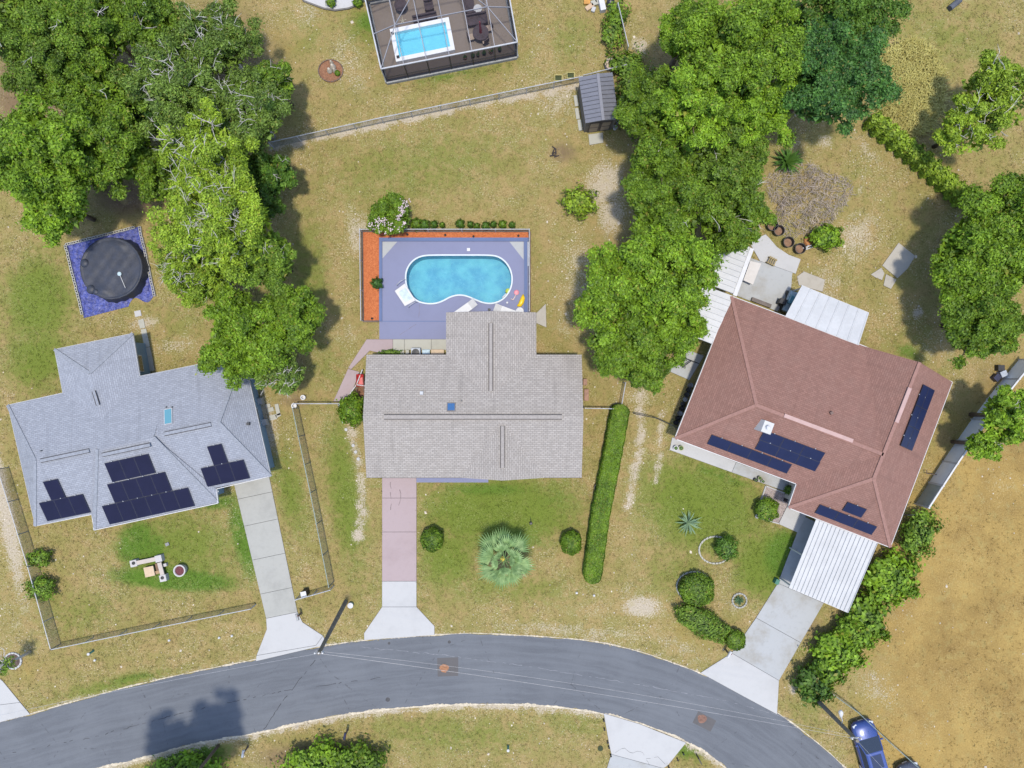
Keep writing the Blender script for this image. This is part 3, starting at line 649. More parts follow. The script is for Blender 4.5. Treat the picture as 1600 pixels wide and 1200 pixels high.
# white ventilated roof box with a round cap
ca = rf.hit(1192, 666); mb = MB()
rz = math.atan2(rf.u.y, rf.u.x)
m3 = Matrix.Rotation(rz, 3, 'Z')
vsx = [(-.62, -.42, -.5), (.52, -.42, -.5), (.52, .42, -.5), (-.62, .42, -.5), (-.2, -.42, .55), (.52, -.42, .55), (.52, .42, .55), (-.2, .42, .55)]
if rf.u.x < 0: vsx = [(-x, y, zz) for x, y, zz in vsx]
sgn = [ca + m3 @ Vector(v) for v in vsx]
chim = mb.add(sgn, [(3, 2, 1, 0), (4, 5, 6, 7), (0, 1, 5, 4), (1, 2, 6, 5), (2, 3, 7, 6), (3, 0, 4, 7)]).build('chimney', WHITEM, rroof)
cc = (sgn[4] + sgn[5] + sgn[6] + sgn[7]) / 4; MB().lathe((cc.x, cc.y, cc.z), [(.2, 0), (.2, .06), (.12, .1), (.12, .22), (.17, .23), (.05, .3)], 16).build('chimney_cap', WHITEP, chim)
h = rbk.hit(1298, 645); MB().box(h + Vector((0, 0, .08)), (.22, .2, .22), .5).build('roof_vent', plain('brown vent', (.1, .06, .05), .6), rroof)
h = rr.hit(1412, 803); MB().tube([h, h + Vector((0, 0, .5)), h + Vector((.5, .05, .55))], .03, 6).build('antenna', BLACKP, rroof)
solar('large blue solar array of ten panels beside white roof chimney', rf, [((1194, 671), 3), ((1187, 686), 3), ((1112, 678), 4)], 1.57, .83, SOLB)
ud = (W['B1'] - W['TR']).normalized()
solar('narrow double-column solar array on the far right terracotta roof slope', rr, [((1441, 600), 3), ((None, 1), 3)], 1.58, .70, SOLB, udir=ud)
solar('small solar array of four panels above the ribbed white carport', rh, [((1324, 783), 1), ((1281, 787), 3)], 1.5, .80, SOLB)

# --- ribbed metal roofs
def metal_roof(name, label, quad_px, z0, z1, n, ribs=True, parent_posts=(), cat='carport', mat=WHITEM, ribh=.05):
    """quad: left-top, right-top, right-bottom, left-bottom; panels run from the top edge to the bottom edge"""
    a, b = P(*quad_px[0], z1), P(*quad_px[1], z1); c, d = P(*quad_px[2], z0), P(*quad_px[3], z0)
    cen = (a + b + c + d) / 4; root = thing(name, label, cat, (cen.x, cen.y, 0))
    for i in range(n):
        f0, f1 = i / n, (i + 1) / n - .0004
        p = [a.lerp(b, f0), a.lerp(b, f1), d.lerp(c, f1), d.lerp(c, f0)]
        nrm = (p[1] - p[0]).cross(p[3] - p[0]).normalized()
        if nrm.z < 0: nrm = -nrm
        ux = p[1] - p[0]; ux2 = p[2] - p[3]; t = .025
        prof = [(0, 0), (.84, 0), (.87, ribh), (.97, ribh), (1, 0)] if ribs else [(0, 0), (1, 0)]
        vs = []
        for q, uu in ((p[0], ux), (p[3], ux2)):
            for s, hh in prof: vs.append(q + uu * s + nrm * hh)
            for s, hh in prof[::-1]: vs.append(q + uu * s + nrm * (hh - t))
        m = len(prof) * 2
        fsx = [(j, (j + 1) % m, m + (j + 1) % m, m + j) for j in range(m)] + [tuple(range(m)), tuple(range(2 * m - 1, m - 1, -1))]
        MB().add(vs, fsx).build('roof_panel', mat, root)
    for e0, e1 in ((a, b), (d, c)):
        mb = MB(); seg_box(mb, e0 - Vector((0, 0, .1)), e1 - Vector((0, 0, .1)), .07, .14); mb.build('edge_beam', WHITEP, root)
    for (px, py, zz) in parent_posts:
        q = P(px, py, zz); MB().box((q.x, q.y, (zz - .15) / 2), (.09, .09, zz - .15)).build('post', WHITEP, root)
    return root
metal_roof('carport', 'white ribbed metal carport roof over the right driveway', [(1275, 812), (1371, 849), (1325, 957), (1233, 918)], 2.45, 2.6, 15, True, [(1238, 917, 2.45), (1323, 953, 2.45), (1255, 868, 2.5), (1345, 903, 2.5)], ribh=.07)
metal_roof('patio_cover', 'plain white metal patio cover behind terracotta house', [(1253, 446), (1358, 489), (1342, 539), (1227, 494)], 2.75, 2.5, 7, True, [(1256, 449, 2.5), (1354, 491, 2.5), (1305, 470, 2.5)], 'canopy', ribh=.03)
metal_roof('patio_cover', 'white ribbed metal side cover half under the big tree', [(1147, 463), (1111, 537), (1064, 519), (1100, 446)], 2.5, 2.75, 9, True, [(1068, 518, 2.5), (1084, 480, 2.5)], 'canopy', ribh=.06)
metal_roof('patio_cover', 'upper white ribbed metal cover beside back patio', [(1172, 386), (1146, 459), (1098, 441), (1124, 368)], 2.6, 2.85, 9, True, [(1170, 388, 2.7), (1128, 372, 2.6)], 'canopy', ribh=.06)
mb = MB(); seg_box(mb, P(1175, 388, 2.87), P(1148, 462, 2.87), .3, .06); mb.build('canopy_gutter', WHITEP, None, 'long white gutter strip along the upper metal cover edge', 'gutter')
# ------------------------------------------------------------------ kidney pool, deck and what stands on it
def poly_with_hole(outer, hole, z0, z1):
    bm = bmesh.new()
    for lp in (outer, hole):
        vs = [bm.verts.new((x, y, z1)) for x, y in lp]
        for i in range(len(vs)): bm.edges.new((vs[i], vs[(i + 1) % len(vs)]))
    bmesh.ops.triangle_fill(bm, use_beauty=True, use_dissolve=False, edges=bm.edges[:])
    for f in bm.faces:
        if f.normal.z < 0: f.normal_flip()
    ext = bmesh.ops.extrude_face_region(bm, geom=bm.faces[:])
    bmesh.ops.translate(bm, verts=[v for v in ext['geom'] if isinstance(v, bmesh.types.BMVert)], vec=(0, 0, z0 - z1))
    bmesh.ops.recalc_face_normals(bm, faces=bm.faces[:])
    me = bpy.data.meshes.new('m'); bm.to_mesh(me); bm.free(); return me
DECK = [P2(593, 372), P2(826, 372), P2(826, 497), P2(699, 497), P2(699, 530), P2(593, 530)]
PAVED.append(DECK)
me = poly_with_hole(DECK, POOL, -.05, .08); deck = structure(link('pool_deck', me, LAV)); me.name = 'pool_deck'
for nm_, poly in (('deck_kerb', [(593, 372), (826, 372), (826, 377.5), (593, 377.5)]), ('deck_kerb', [(593, 377.6), (597.5, 377.6), (597.5, 502), (593, 502)]), ('deck_kerb', [(819, 377.6), (824, 377.6), (824, 490), (819, 490)])):
    MB().prism([P2(*p) for p in poly], .0, .2).build(nm_, BLUEGREY, deck)
for poly in ([(598, 378), (621, 378), (598, 404)], [(796, 378), (818, 378), (818, 406)]):
    MB().prism([P2(*p) for p in poly], .03, .088).build('corner_slab', PALE_C, deck)
MB().prism([P2(593, 501.5), P2(699, 501.5), P2(699, 502.6), P2(593, 502.6)], .03, .087).build('expansion_joint', BLUEGREY, deck)
MB().box(P(732, 390, .1), (.24, .24, .05)).build('skimmer_lid', WHITEP, deck)
def water_mat(name, tint, scale):
    t = NT(name); p = t.pos(); n = t.noise(p, scale, 4, .6, .6)
    bmp = t.n('ShaderNodeBump', None, Height=n, Strength=.35, Distance=.06).outputs[0]
    tr = t.n('ShaderNodeBsdfTransparent', None, Color=tint); gl = t.n('ShaderNodeBsdfGlossy', None, Color=(1, 1, 1), Roughness=.06, Normal=bmp)
    fr = t.n('ShaderNodeFresnel', None, IOR=1.33, Normal=bmp)
    mx = t.n('ShaderNodeMixShader', None, i0=fr.outputs[0], i1=tr.outputs[0], i2=gl.outputs[0]); t.t.links.new(mx.outputs[0], t.out.inputs[0]); return t.m
def liner_mat():
    t = NT('pool liner'); p = t.pos(); w = t.n('ShaderNodeTexNoise', None, Vector=p, Scale=1.3, Detail=3).outputs[1]
    v = t.n('ShaderNodeTexVoronoi', {'feature': 'DISTANCE_TO_EDGE'}, Vector=t.mix(.35, p, w), Scale=2.1).outputs[0]
    n = t.noise(p, .9, 4); n2 = t.noise(p, 5, 5, .7, 1.0)
    c = t.mix(t.ramp(n, .35, .68), (.058, .24, .325), (.115, .345, .375)); c = t.mix(t.math('MULTIPLY', t.ramp(n2, .5, .7), .4), c, (.19, .42, .44))
    c = t.mix(t.math('ADD', .88, t.math('MULTIPLY', t.ramp(v, .0, .25), .12)), (.19, .44, .50), c)
    t.set(Base_Color=c, Roughness=.6); return t.m
LINER = liner_mat()
pcx, pcy = sum(p[0] for p in POOL) / len(POOL), sum(p[1] for p in POOL) / len(POOL)
pool = thing('swimming_pool', 'kidney-shaped blue swimming pool in the lavender deck', 'pool', (pcx, pcy, -1.4))
V = [(x, y, .05) for x, y in POOL] + [(x, y, -1.25) for x, y in offset_poly(POOL, .08)] ; n = len(POOL)
F = [(i, n + i, n + (i + 1) % n, (i + 1) % n) for i in range(n)] + [tuple(range(n, 2 * n))]
# orient offset polygon the same way
if True:
    off = offset_poly(POOL, .08)
    if (Vector(off[0]) - Vector(POOL[0])).length > .5: off = off[::-1]; off = [off[(i + n - 1 - 0) % n] for i in range(n)] if (Vector(off[-1]) - Vector(POOL[0])).length < .3 else off
    j = min(range(n), key=lambda i: (Vector(off[i]) - Vector(POOL[0])).length); fwd = (Vector(off[(j + 1) % n]) - Vector(POOL[1])).length < (Vector(off[(j - 1) % n]) - Vector(POOL[1])).length
    off = [off[(j + (i if fwd else -i)) % n] for i in range(n)]
    V = [(x, y, .05) for x, y in POOL] + [(x, y, -.55) for x, y in POOL] + [(x, y, -1.25) for x, y in offset_poly(off, .5)] if False else [(x, y, .05) for x, y in POOL] + [(x, y, -1.25) for x, y in off]
MB().add(V, F).build('basin', LINER, pool)
wz = -.06
MB().add([(x, y, wz) for x, y in POOL], [tuple(range(n))]).build('water', water_mat('pool water', (.72, .90, .97), 1.6), pool)
outr = offset_poly(off, -.11); j = min(range(n), key=lambda i: (Vector(outr[i]) - Vector(off[0])).length); fwd = (Vector(outr[(j + 1) % n]) - Vector(off[1])).length < (Vector(outr[(j - 1) % n]) - Vector(off[1])).length
outr = [outr[(j + (i if fwd else -i)) % n] for i in range(n)]
V = []
for ringp, zz in ((outr, .085), (outr, .13), (off, .13), (off, .02)): V += [(x, y, zz) for x, y in ringp]
MB().add(V, [(r * n + i, r * n + (i + 1) % n, (r + 1) * n + (i + 1) % n, (r + 1) * n + i) for r in range(3) for i in range(n)]).build('coping', plain('white coping', (.40, .44, .47), .5, var=.06), pool)
# steps
st = thing('pool_steps', 'white moulded pool steps with curved rails at left pool end', 'steps', P(633, 461, .08))
quad = [P2(617, 455), P2(633, 443), P2(650, 470), P2(633, 479)]
MB().prism(quad, .085, .20).build('deck_block', WHITEP, st, bevel=.04)
MB().prism([P2(623, 457), P2(634, 450), P2(645, 467), P2(634, 473)], .19, .225).build('tread', plain('pale blue step', (.33, .40, .44), .5), st, bevel=.02)
for a, b in (((622, 447), (634, 438)), ((640, 481), (652, 473))):
    p0, p1 = P(*a), P(*b); pts = [(p0.x, p0.y, .08), (p0.x, p0.y, .7), ((p0.x + p1.x) / 2, (p0.y + p1.y) / 2, .9), (p1.x, p1.y, .65), (p1.x, p1.y, -.2)]
    MB().tube(pts, .025, 6).build('rail', ALU, st, smooth=True)
def lounger(px, py, ang, label):
    c = P(px, py, .08); t = thing('sun_lounger', label, 'sun lounger', (c.x, c.y, .08), 'white loungers at the pool edge'); t.rotation_euler.z = ang
    MB().box((0, 0, .32), (1.3, .62, .06)).build('seat', WHITEP, t, local=True); MB().box((.9, 0, .46), (.62, .62, .05), 0, ('Y', -.5)).build('backrest', WHITEP, t, local=True)
    for sx in (-.55, .55):
        for sy in (-.25, .25): MB().box((sx, sy, .145), (.06, .06, .29)).build('leg', WHITEP, t, local=True)
lounger(724, 486, R_(35), 'white sun lounger poking out from the rear roof nearer pool steps')
lounger(795, 489, R_(160), 'white sun lounger poking out from rear roof near yellow float')
# the little things round the pool
def blob_ring(c, r0, z0, prof, n=20): return MB().lathe((c[0], c[1], z0), prof, n)
c = P(794, 455, -.04); blob_ring(c, 0, -.05, [(.05, -.02), (.2, 0), (.22, .05), (.12, .12), (.02, .14)]).build('pool_float', plain('lime vinyl', (.33, .40, .05), .4), None, 'small lime yellow float at the right pool end', 'float', smooth=True)
mb = MB(); pts = [P(811 + 5 * math.sin(t * 1.6 - .8 + .9) - 1, 478 - 22 * t, .16) for t in [0, .2, .4, .6, .8, 1]]
mb.tube([P(808, 478, .16), P(812, 477, .17), P(815, 472, .18), P(817, 466, .17), P(817.5, 460, .15)], [.05, .17, .2, .18, .05], 10); mb.build('pool_float', plain('yellow vinyl', (.60, .40, .01), .35, var=.1), None, 'long curved yellow inflatable lying on the lavender deck', 'float', smooth=True)
MB().tube([P(798, 467, .12), P(802, 468, .12), P(806, 461, .12)], .05, 8).build('pool_noodle', plain('cream foam', (.45, .36, .34), .6), None, 'bent pale foam noodle lying beside yellow inflatable', 'noodle', smooth=True)
MB().lathe(tuple(P(807, 457, .09)), [(.16, 0), (.2, .05), (.12, .07)], 14).build('toy_disc', plain('pink plastic', (.42, .13, .16), .4), None, 'small pink toy lying by the pool noodle', 'toy')
MB().tube([P(785, 465, .02), P(791, 459, .02)], .05, 8).build('pool_skimmer', WHITEP, None, 'short white skimmer pole floating at right pool edge', 'skimmer')
MB().lathe(tuple(P(792.5, 473, .09)), [(.07, 0), (.08, .09), (.05, .1)], 10).build('cup', WHITEP, None, 'tiny white cup on deck below the pool skimmer', 'cup')
MB().lathe(tuple(P(764.5, 484, .09)), [(.08, 0), (.11, .16), (.09, .2)], 10).build('deck_light', BLACKP, None, 'small black deck light between the two white loungers', 'light')
MB().lathe(tuple(P(812, 487, .09)), [(.3, 0), (.3, .4), (.02, .44)], 18).build('side_table', WHITEP, None, 'small round white table by the rear roof corner', 'table')
# orange mulch bed with timber edging
def mulch(name, c1, c2):
    t = NT(name); p = t.pos(); v = t.n('ShaderNodeTexVoronoi', None, Vector=p, Scale=14).outputs[1]
    f = t.n('ShaderNodeSeparateColor', None, Color=v).outputs[0]
    t.set(Base_Color=t.mix(t.math('ADD', t.math('MULTIPLY', f, .6), t.math('MULTIPLY', t.noise(p, 3), .4)), c1, c2), Roughness=.95); t.bump(f, .8, .04); return t.m
MUL = mulch('orange mulch', (.27, .065, .018), (.47, .15, .05))
bed = [P2(567, 363), P2(826, 363), P2(826, 371.6), P2(592.6, 371.6), P2(592.6, 501), P2(569, 501)]
PAVED.append(bed); mbed = structure(MB().prism(bed, -.02, .05).build('mulch_bed', MUL))
BRN = plain('old timber', (.12, .085, .065), .9, var=.3)
for a, b in (((565.5, 361.5), (827.5, 361.5)), ((566, 362), (567.5, 502)), ((567.5, 502), (592, 502)), ((828, 362), (828, 490))):
    mb = MB(); p, q = P(*a, .05), P(*b, .05); seg_box(mb, p, q, .14, .14); mb.build('timber_edge', BRN, mbed)
mb = MB(); seg_box(mb, P(825.7, 378, .1), P(825.7, 416, .1), .12, .2); mb.build('white_edge_board', WHITEP, mbed)
for i, (px, py) in enumerate(((696, 368), (740, 370), (637, 367), (810, 369), (582, 498))):
    MB().lathe(tuple(P(px, py, .05)), [(.06, 0), (.05, .2), (.09, .22), (.02, .28)], 8).build('garden_light', BLACKP, None, ('small black path light in the orange mulch, ' + ['second from the flowering tree', 'third from the flowering tree', 'just right of flowering tree', 'nearest the right deck corner', 'at the bottom of left strip'][i]), 'garden light', 'path lights in the orange mulch')

# ------------------------------------------------------------------ fences
def wire_mat():
    t = NT('chain link'); uv = t.n('ShaderNodeUVMap').outputs[0]
    mp = t.n('ShaderNodeMapping', None, Vector=uv, Rotation=(0, 0, math.pi / 4), Scale=(14, 14, 14)).outputs[0]
    fx = t.n('ShaderNodeSeparateXYZ', None, Vector=mp)
    def near(o): return t.math('LESS_THAN', t.math('ABSOLUTE', t.math('SUBTRACT', t.math('FRACT', o), .5)), .13)
    m = t.math('MAXIMUM', near(fx.outputs[0]), near(fx.outputs[1]))
    t.set(Base_Color=(.20, .22, .22), Roughness=.5, Metallic=.5, Alpha=m); return t.m
WIRE = wire_mat()
def fence(label, pts, h=1.2, spacing=2.4, mesh=True, postm=ALU, rail=True, r=.032, cat='fence', name='chain_link_fence'):
    W = [P(*p) for p in pts]; c = sum(W, Vector((0, 0, 0))) / len(W); root = thing(name, label, cat, (c.x, c.y, 0))
    first = True
    for a, b in zip(W[:-1], W[1:]):
        L = (b - a).length; n = max(1, round(L / spacing))
        for k in range(0 if first else 1, n + 1):
            q = a.lerp(b, k / n); MB().tube([q, q + Vector((0, 0, h + .04))], r * 1.2, 8).build('post', postm, root)
        first = False
        if rail: MB().tube([a + Vector((0, 0, h)), b + Vector((0, 0, h))], r, 6).build('top_rail', postm, root)
        if mesh:
            o0 = wloc(root); me = bpy.data.meshes.new('wire_mesh'); d = (b - a).normalized(); off_ = Vector((-d.y, d.x, 0)) * .045
            V = [a + off_, b + off_, b + off_ + Vector((0, 0, h - .02)), a + off_ + Vector((0, 0, h - .02))]
            me.from_pydata([v - o0 for v in V], [], [(0, 1, 2, 3)]); uvl = me.uv_layers.new(name='UVMap')
            for i, q in enumerate(((0, 0), (L, 0), (L, h), (0, h))): uvl.data[i].uv = q
            link('wire_mesh', me, WIRE, root)
    return root
GRN = plain('weathered green rail', (.19, .23, .21), .6, .3)
fence('tall chain-link fence between left driveway and middle house yard', [(467, 637), (494, 765), (522, 908)], 1.6, postm=GRN)
fence('short chain-link fence from mossy corner post to middle house shrub', [(466, 630), (568, 630)], 1.25)
fence('short front chain-link return with gate post beside left driveway', [(522, 915), (469, 930)], 1.2, 1.5)
fence('long low chain-link fence along the front of left lawn', [(95, 1006), (250, 974), (400, 944)], 1.2, postm=ALU)
fence('chain-link fence down the left edge of the left lawn', [(14, 730), (60, 880), (95, 1006)], 1.2)
fence('rear chain-link fence crossing the sandy strip behind the back lawn', [(428, 231), (600, 193), (780, 156), (907, 130)], 1.2)
fence('chain-link fence run behind the grey shed', [(910, 128), (975, 112)], 1.2)
fence('narrow chain-link fence beside the top flower bed', [(962, 18), (978, 84)], 1.2)
fence('low railing fence along three sides of the orange mulch bed', [(568.5, 502), (566.5, 363), (826.5, 363), (826.5, 488)], 1.1, 2.4)
fence('short chain-link gate between middle house and clipped hedge', [(912, 637), (968, 638)], 1.2, 1.4)
fence('thin dark wire fence between hedge and terracotta house', [(990, 646), (1020, 652), (1056, 668)], 1.1, 1.6, postm=BLACKP)
fence('greenish chain-link fence along the golden field behind the blue car', [(1286, 1071), (1330, 1103), (1380, 1150), (1440, 1203)], 1.1, postm=GRN)
fence('small leftover wire fence under the left trees', [(120, 286), (172, 276)], 1.1)
fence('short wire fence leaving hedge top toward the big tree', [(974, 598), (968, 632)], 1.1)
# white privacy fence on the right
pts = [(1430, 787), (1478, 713), (1522, 650), (1552, 610), (1592, 562)]
Wp = [P(*p) for p in pts]; vf = thing('privacy_fence', 'tall pale vinyl privacy fence beside the golden field', 'fence', (Wp[2].x, Wp[2].y, 0))
VIN = plain('pale vinyl', (.62, .64, .68), .45, var=.05)
line = resample(Wp, 8)
for i, q in enumerate(line):
    MB().box((q.x, q.y, .92), (.13, .13, 1.84)).build('post', WHITEP, vf)
    if i < len(line) - 1:
        e = line[i + 1]; d = (e - q).normalized(); a, b = q + d * .07, e - d * .07
        mb = MB(); seg_box(mb, a + Vector((0, 0, .86)), b + Vector((0, 0, .86)), .05, 1.6); mb.build('board_panel', VIN if i else concrete('mossy vinyl', (.27, .29, .26), .4, 2), vf)
        mb = MB(); seg_box(mb, a + Vector((0, 0, 1.74)), b + Vector((0, 0, 1.74)), .12, .14); mb.build('top_rail', WHITEP, vf)

# ------------------------------------------------------------------ screened pool enclosure at the top
FR = [P(605, 131), P(808, 91), P(786, -32), P(577, 8)]     # base corners: front left, front right, back right, back left
cg = thing('pool_enclosure', 'large screened pool cage with white beams over a dark deck', 'pool cage', (sum(p.x for p in FR) / 4, sum(p.y for p in FR) / 4, 0))
PAVED.append([(p.x, p.y) for p in FR])
enc_deck = structure(MB().prism([(p.x, p.y) for p in FR], -.02, .1).build('enclosure_deck', concrete('brown deck pavers', (.19, .155, .13), .4, .8)))
def screen_mat(name, op, c):
    t = NT(name); tr = t.n('ShaderNodeBsdfTransparent'); df = t.n('ShaderNodeBsdfDiffuse', None, Color=c)
    mx = t.n('ShaderNodeMixShader', None, i0=op, i1=tr.outputs[0], i2=df.outputs[0]); t.t.links.new(mx.outputs[0], t.out.inputs[0]); return t.m
SCR = screen_mat('roof screen', .22, (.03, .03, .04)); SCRW = screen_mat('wall screen', .70, (.02, .021, .035))
zb = 2.55; zi = 3.25
top = [P(599, 107, zb), P(807, 64.5, zb), None, None]
top = [Vector((p.x, p.y, zb)) for p in FR]
kb = plain('kerb grey', (.22, .22, .21), .8)
for i in range(4):
    a, b = FR[i], FR[(i + 1) % 4]
    mb = MB(); seg_box(mb, a + Vector((0, 0, .16)), b + Vector((0, 0, .16)), .22, .32); mb.build('kerb', kb, cg)
    ta, tb = top[i], top[(i + 1) % 4]
    MB().add([a + Vector((0, 0, .3)), b + Vector((0, 0, .3)), tb, ta], [(0, 1, 2, 3)]).build('wall_screen', SCRW, cg)
    mb = MB(); seg_box(mb, ta, tb, .09, .09); mb.build('eave_beam', ALU, cg)
    n = 6 if i % 2 == 0 else 3
    for k in range(n):
        q = a.lerp(b, k / n); mb = MB(); mb.box((q.x, q.y, zb / 2 + .15), (.06, .06, zb - .3)).build('upright', BLACKP if i == 0 and k else ALU, cg)
    mb = MB(); seg_box(mb, a.lerp(ta, .40), b.lerp(tb, .40), .05, .06); mb.build('mid_rail', BLACKP, cg)
def uvp(u, v, z):       # u along the front (0..1), v to the back (0..1)
    a = top[0].lerp(top[1], u); b = top[3].lerp(top[2], u); q = a.lerp(b, v); return Vector((q.x, q.y, z))
inner = [uvp(.17, .42, zi), uvp(.83, .42, zi), uvp(.83, 1, zi), uvp(.17, 1, zi)]
inner[2].z = inner[3].z = zi
CAGEM = plain('cage frame', (.19, .19, .21), .6, var=.1)
def beam(a, b, w=.06):
    mb = MB(); seg_box(mb, a, b, w * .85, .08); mb.build('roof_beam', CAGEM, cg)
beam(inner[0], inner[1]); beam(inner[0], inner[3]); beam(inner[1], inner[2]); beam(top[0], inner[0]); beam(top[1], inner[1]); beam(uvp(0, .42, zb), inner[0]); beam(uvp(1, .42, zb), inner[1])
for k in range(1, 6):
    u = k / 6; beam(uvp(u, 0, zb), uvp(u, .42, zi if .17 <= u <= .83 else zb + (zi - zb) * min(u, 1 - u) / .17)); beam(uvp(u, .42, zi if .17 <= u <= .83 else zb + .6), uvp(u, 1, zi if .17 <= u <= .83 else zb + .6))
beam(uvp(0, .85, zb), uvp(.17, .9, zi)); beam(inner[3], uvp(0, .9, zb)); beam(uvp(.17, .78, zi), uvp(.83, .78, zi)); beam(uvp(.17, .42, zi), uvp(.36, .78, zi), .05); beam(uvp(.83, .42, zi), uvp(.64, .78, zi), .05)
for quad in ((top[0], top[1], inner[1], inner[0]), (top[1], top[2], inner[2], inner[1]), (top[3], top[0], inner[0], inner[3]), tuple(inner)):
    MB().add([v - Vector((0, 0, .05)) for v in quad], [(0, 1, 2, 3)]).build('roof_screen', SCR, cg)
# plunge pool inside
PQ = [(609, 46), (701, 27), (711, 78), (619, 97)]
pc2 = P(660, 62, .5); pp = thing('plunge_pool', 'rectangular white-rimmed turquoise pool inside the screened cage', 'pool', (pc2.x, pc2.y, .1))
wq = [P2(*p, .5) for p in PQ]; iq = offset_poly(wq, .32); oq = offset_poly(wq, 0)
Vr = [(x, y, .1) for x, y in oq] + [(x, y, .55) for x, y in oq] + [(x, y, .55) for x, y in iq] + [(x, y, .12) for x, y in iq]
MB().add(Vr, [(r * 4 + i, r * 4 + (i + 1) % 4, (r + 1) * 4 + (i + 1) % 4, (r + 1) * 4 + i) for r in range(3) for i in range(4)]).build('rim', plain('bright white acrylic', (.75, .76, .78), .4, var=.04), pp)
MB().add([(x, y, .13) for x, y in offset_poly(iq, -.01)], [(0, 1, 2, 3)]).build('basin', plain('aqua liner', (.22, .58, .70), .6, var=.06), pp)
MB().add([(x, y, .45) for x, y in offset_poly(iq, -.005)], [(0, 1, 2, 3)]).build('water', water_mat('plunge water', (.8, .95, 1), 3), pp)
for a in ((613, 52), (622, 89)): c = P(*a, .56); MB().box((c.x, c.y, .575), (.22, .22, .04), .2).build('filter_lid', BLACKP, pp)
DK = plain('dark wicker', (.055, .04, .045), .8)
def patio_table(px, py, r, label, umbrella=None, chairs=()):
    c = P(px, py, .7); t = thing('patio_table', label, 'table', (c.x, c.y, .1))
    MB().lathe((c.x, c.y, .1), [(.3, 0), (.06, .06), (.06, .6), (r, .61), (r, .66)], 24).build('table_top', DK, t)
    if umbrella: MB().tube([(c.x, c.y, .7), (c.x, c.y, 2.3)], [.12, .05], 8).build('closed_umbrella', plain('red cloth', (.22, .03, .04), .8), t)
    for i, (dx, dy) in enumerate(chairs):
        q = P(px + dx, py + dy, .4); ch = thing('patio_chair', 'tan patio chair ' + ['left of', 'below', 'right of'][i] + ' the dark round table in cage', 'chair', (q.x, q.y, .1), 'chairs round the cage table')
        MB().box((q.x, q.y, .5), (.46, .46, .07), .3).build('seat', plain('tan cushion', (.32, .25, .2), .8), ch, bevel=.02)
        d = Vector((q.x - c.x, q.y - c.y)).normalized(); b = Vector((q.x, q.y)) + d * .24; MB().box((b.x, b.y, .78), (.06, .46, .5), math.atan2(d.y, d.x)).build('backrest', DK, ch)
        for sx in (-.18, .18):
            for sy in (-.18, .18): MB().box((q.x + sx, q.y + sy, .28), (.04, .04, .37)).build('leg', DK, ch)
patio_table(751, 51, .62, 'dark round patio table with closed red umbrella inside the cage', True, ((-15, 8), (7, 13), (13, -6)))
patio_table(626, 8, .5, 'dark round table near the top left of the cage')
def sofa(px, py, w, d, a, label):
    c = P(px, py, .4); t = thing('patio_sofa', label, 'sofa', (c.x, c.y, .1)); t.rotation_euler.z = a
    MB().box((0, 0, .2), (w, d, .36)).build('seat', DK, t, local=True, bevel=.03); MB().box((0, d / 2 - .06, .5), (w, .12, .3)).build('backrest', DK, t, local=True)
    for s_ in (-1, 1): MB().box((s_ * (w / 2 - .05), 0, .42), (.1, d, .14)).build('armrest', DK, t, local=True)
sofa(745, 31, 1.6, .8, R_(10), 'dark wicker sofa between white stool and round cage table')
sofa(733, 7, 1.5, .8, R_(100), 'dark wicker sofa near the top of the cage')
sofa(670, 9, .7, .7, R_(10), 'small dark wicker armchair above the plunge pool')
sofa(664, 28, 1.9, .4, R_(12), 'low dark bench along the plunge pool rim')
c = P(746.5, 14, .5); MB().lathe((c.x, c.y, .1), [(.25, 0), (.1, .05), (.1, .4), (.33, .42), (.33, .47)], 20).build('stool_table', WHITEP, None, 'round white side table under the top right cage beams', 'table')
c = P(629, 33, .12); mb = MB()
for k in range(5):
    a = k * 1.257 + .4; mb.tube([(c.x, c.y, .14), (c.x + .33 * math.cos(a), c.y + .33 * math.sin(a), .14)], [.06, .02], 6)
mb.build('starfish_ornament', plain('straw white', (.4, .36, .28), .8), None, 'pale starfish-shaped ornament lying above the plunge pool', 'ornament')
for i, px in enumerate((727, 739, 747, 757, 767, 781)):
    py = 93 - (px - 727) * .22 - 2; c = P(px, py, .2)
    t = thing('potted_plant', ['first', 'second', 'third', 'fourth', 'fifth', 'sixth'][i] + ' small potted plant from left inside the cage front wall', 'plant', (c.x, c.y, .1), 'pots behind the cage front screen')
    MB().lathe((c.x, c.y, .1), [(.1, 0), (.14, .25), (.12, .25)], 12).build('pot', BLACKP if i % 2 else plain('clay', (.2, .1, .06)), t)
    mb = MB()
    for k in range(16):
        a = random.uniform(0, 6.28); e = random.uniform(.12, .3); d = Vector((math.cos(a), math.sin(a), random.uniform(.5, 1.6))).normalized() * e; q = Vector((c.x, c.y, .33)); s_ = Vector((-d.y, d.x, 0)).normalized() * .05
        mb.add([q, q + d * .6 + s_, q + d, q + d * .6 - s_], [(0, 1, 2, 3)])
    mb.build('leaves', plain('pot leaves', (.05, .10, .02)), t)
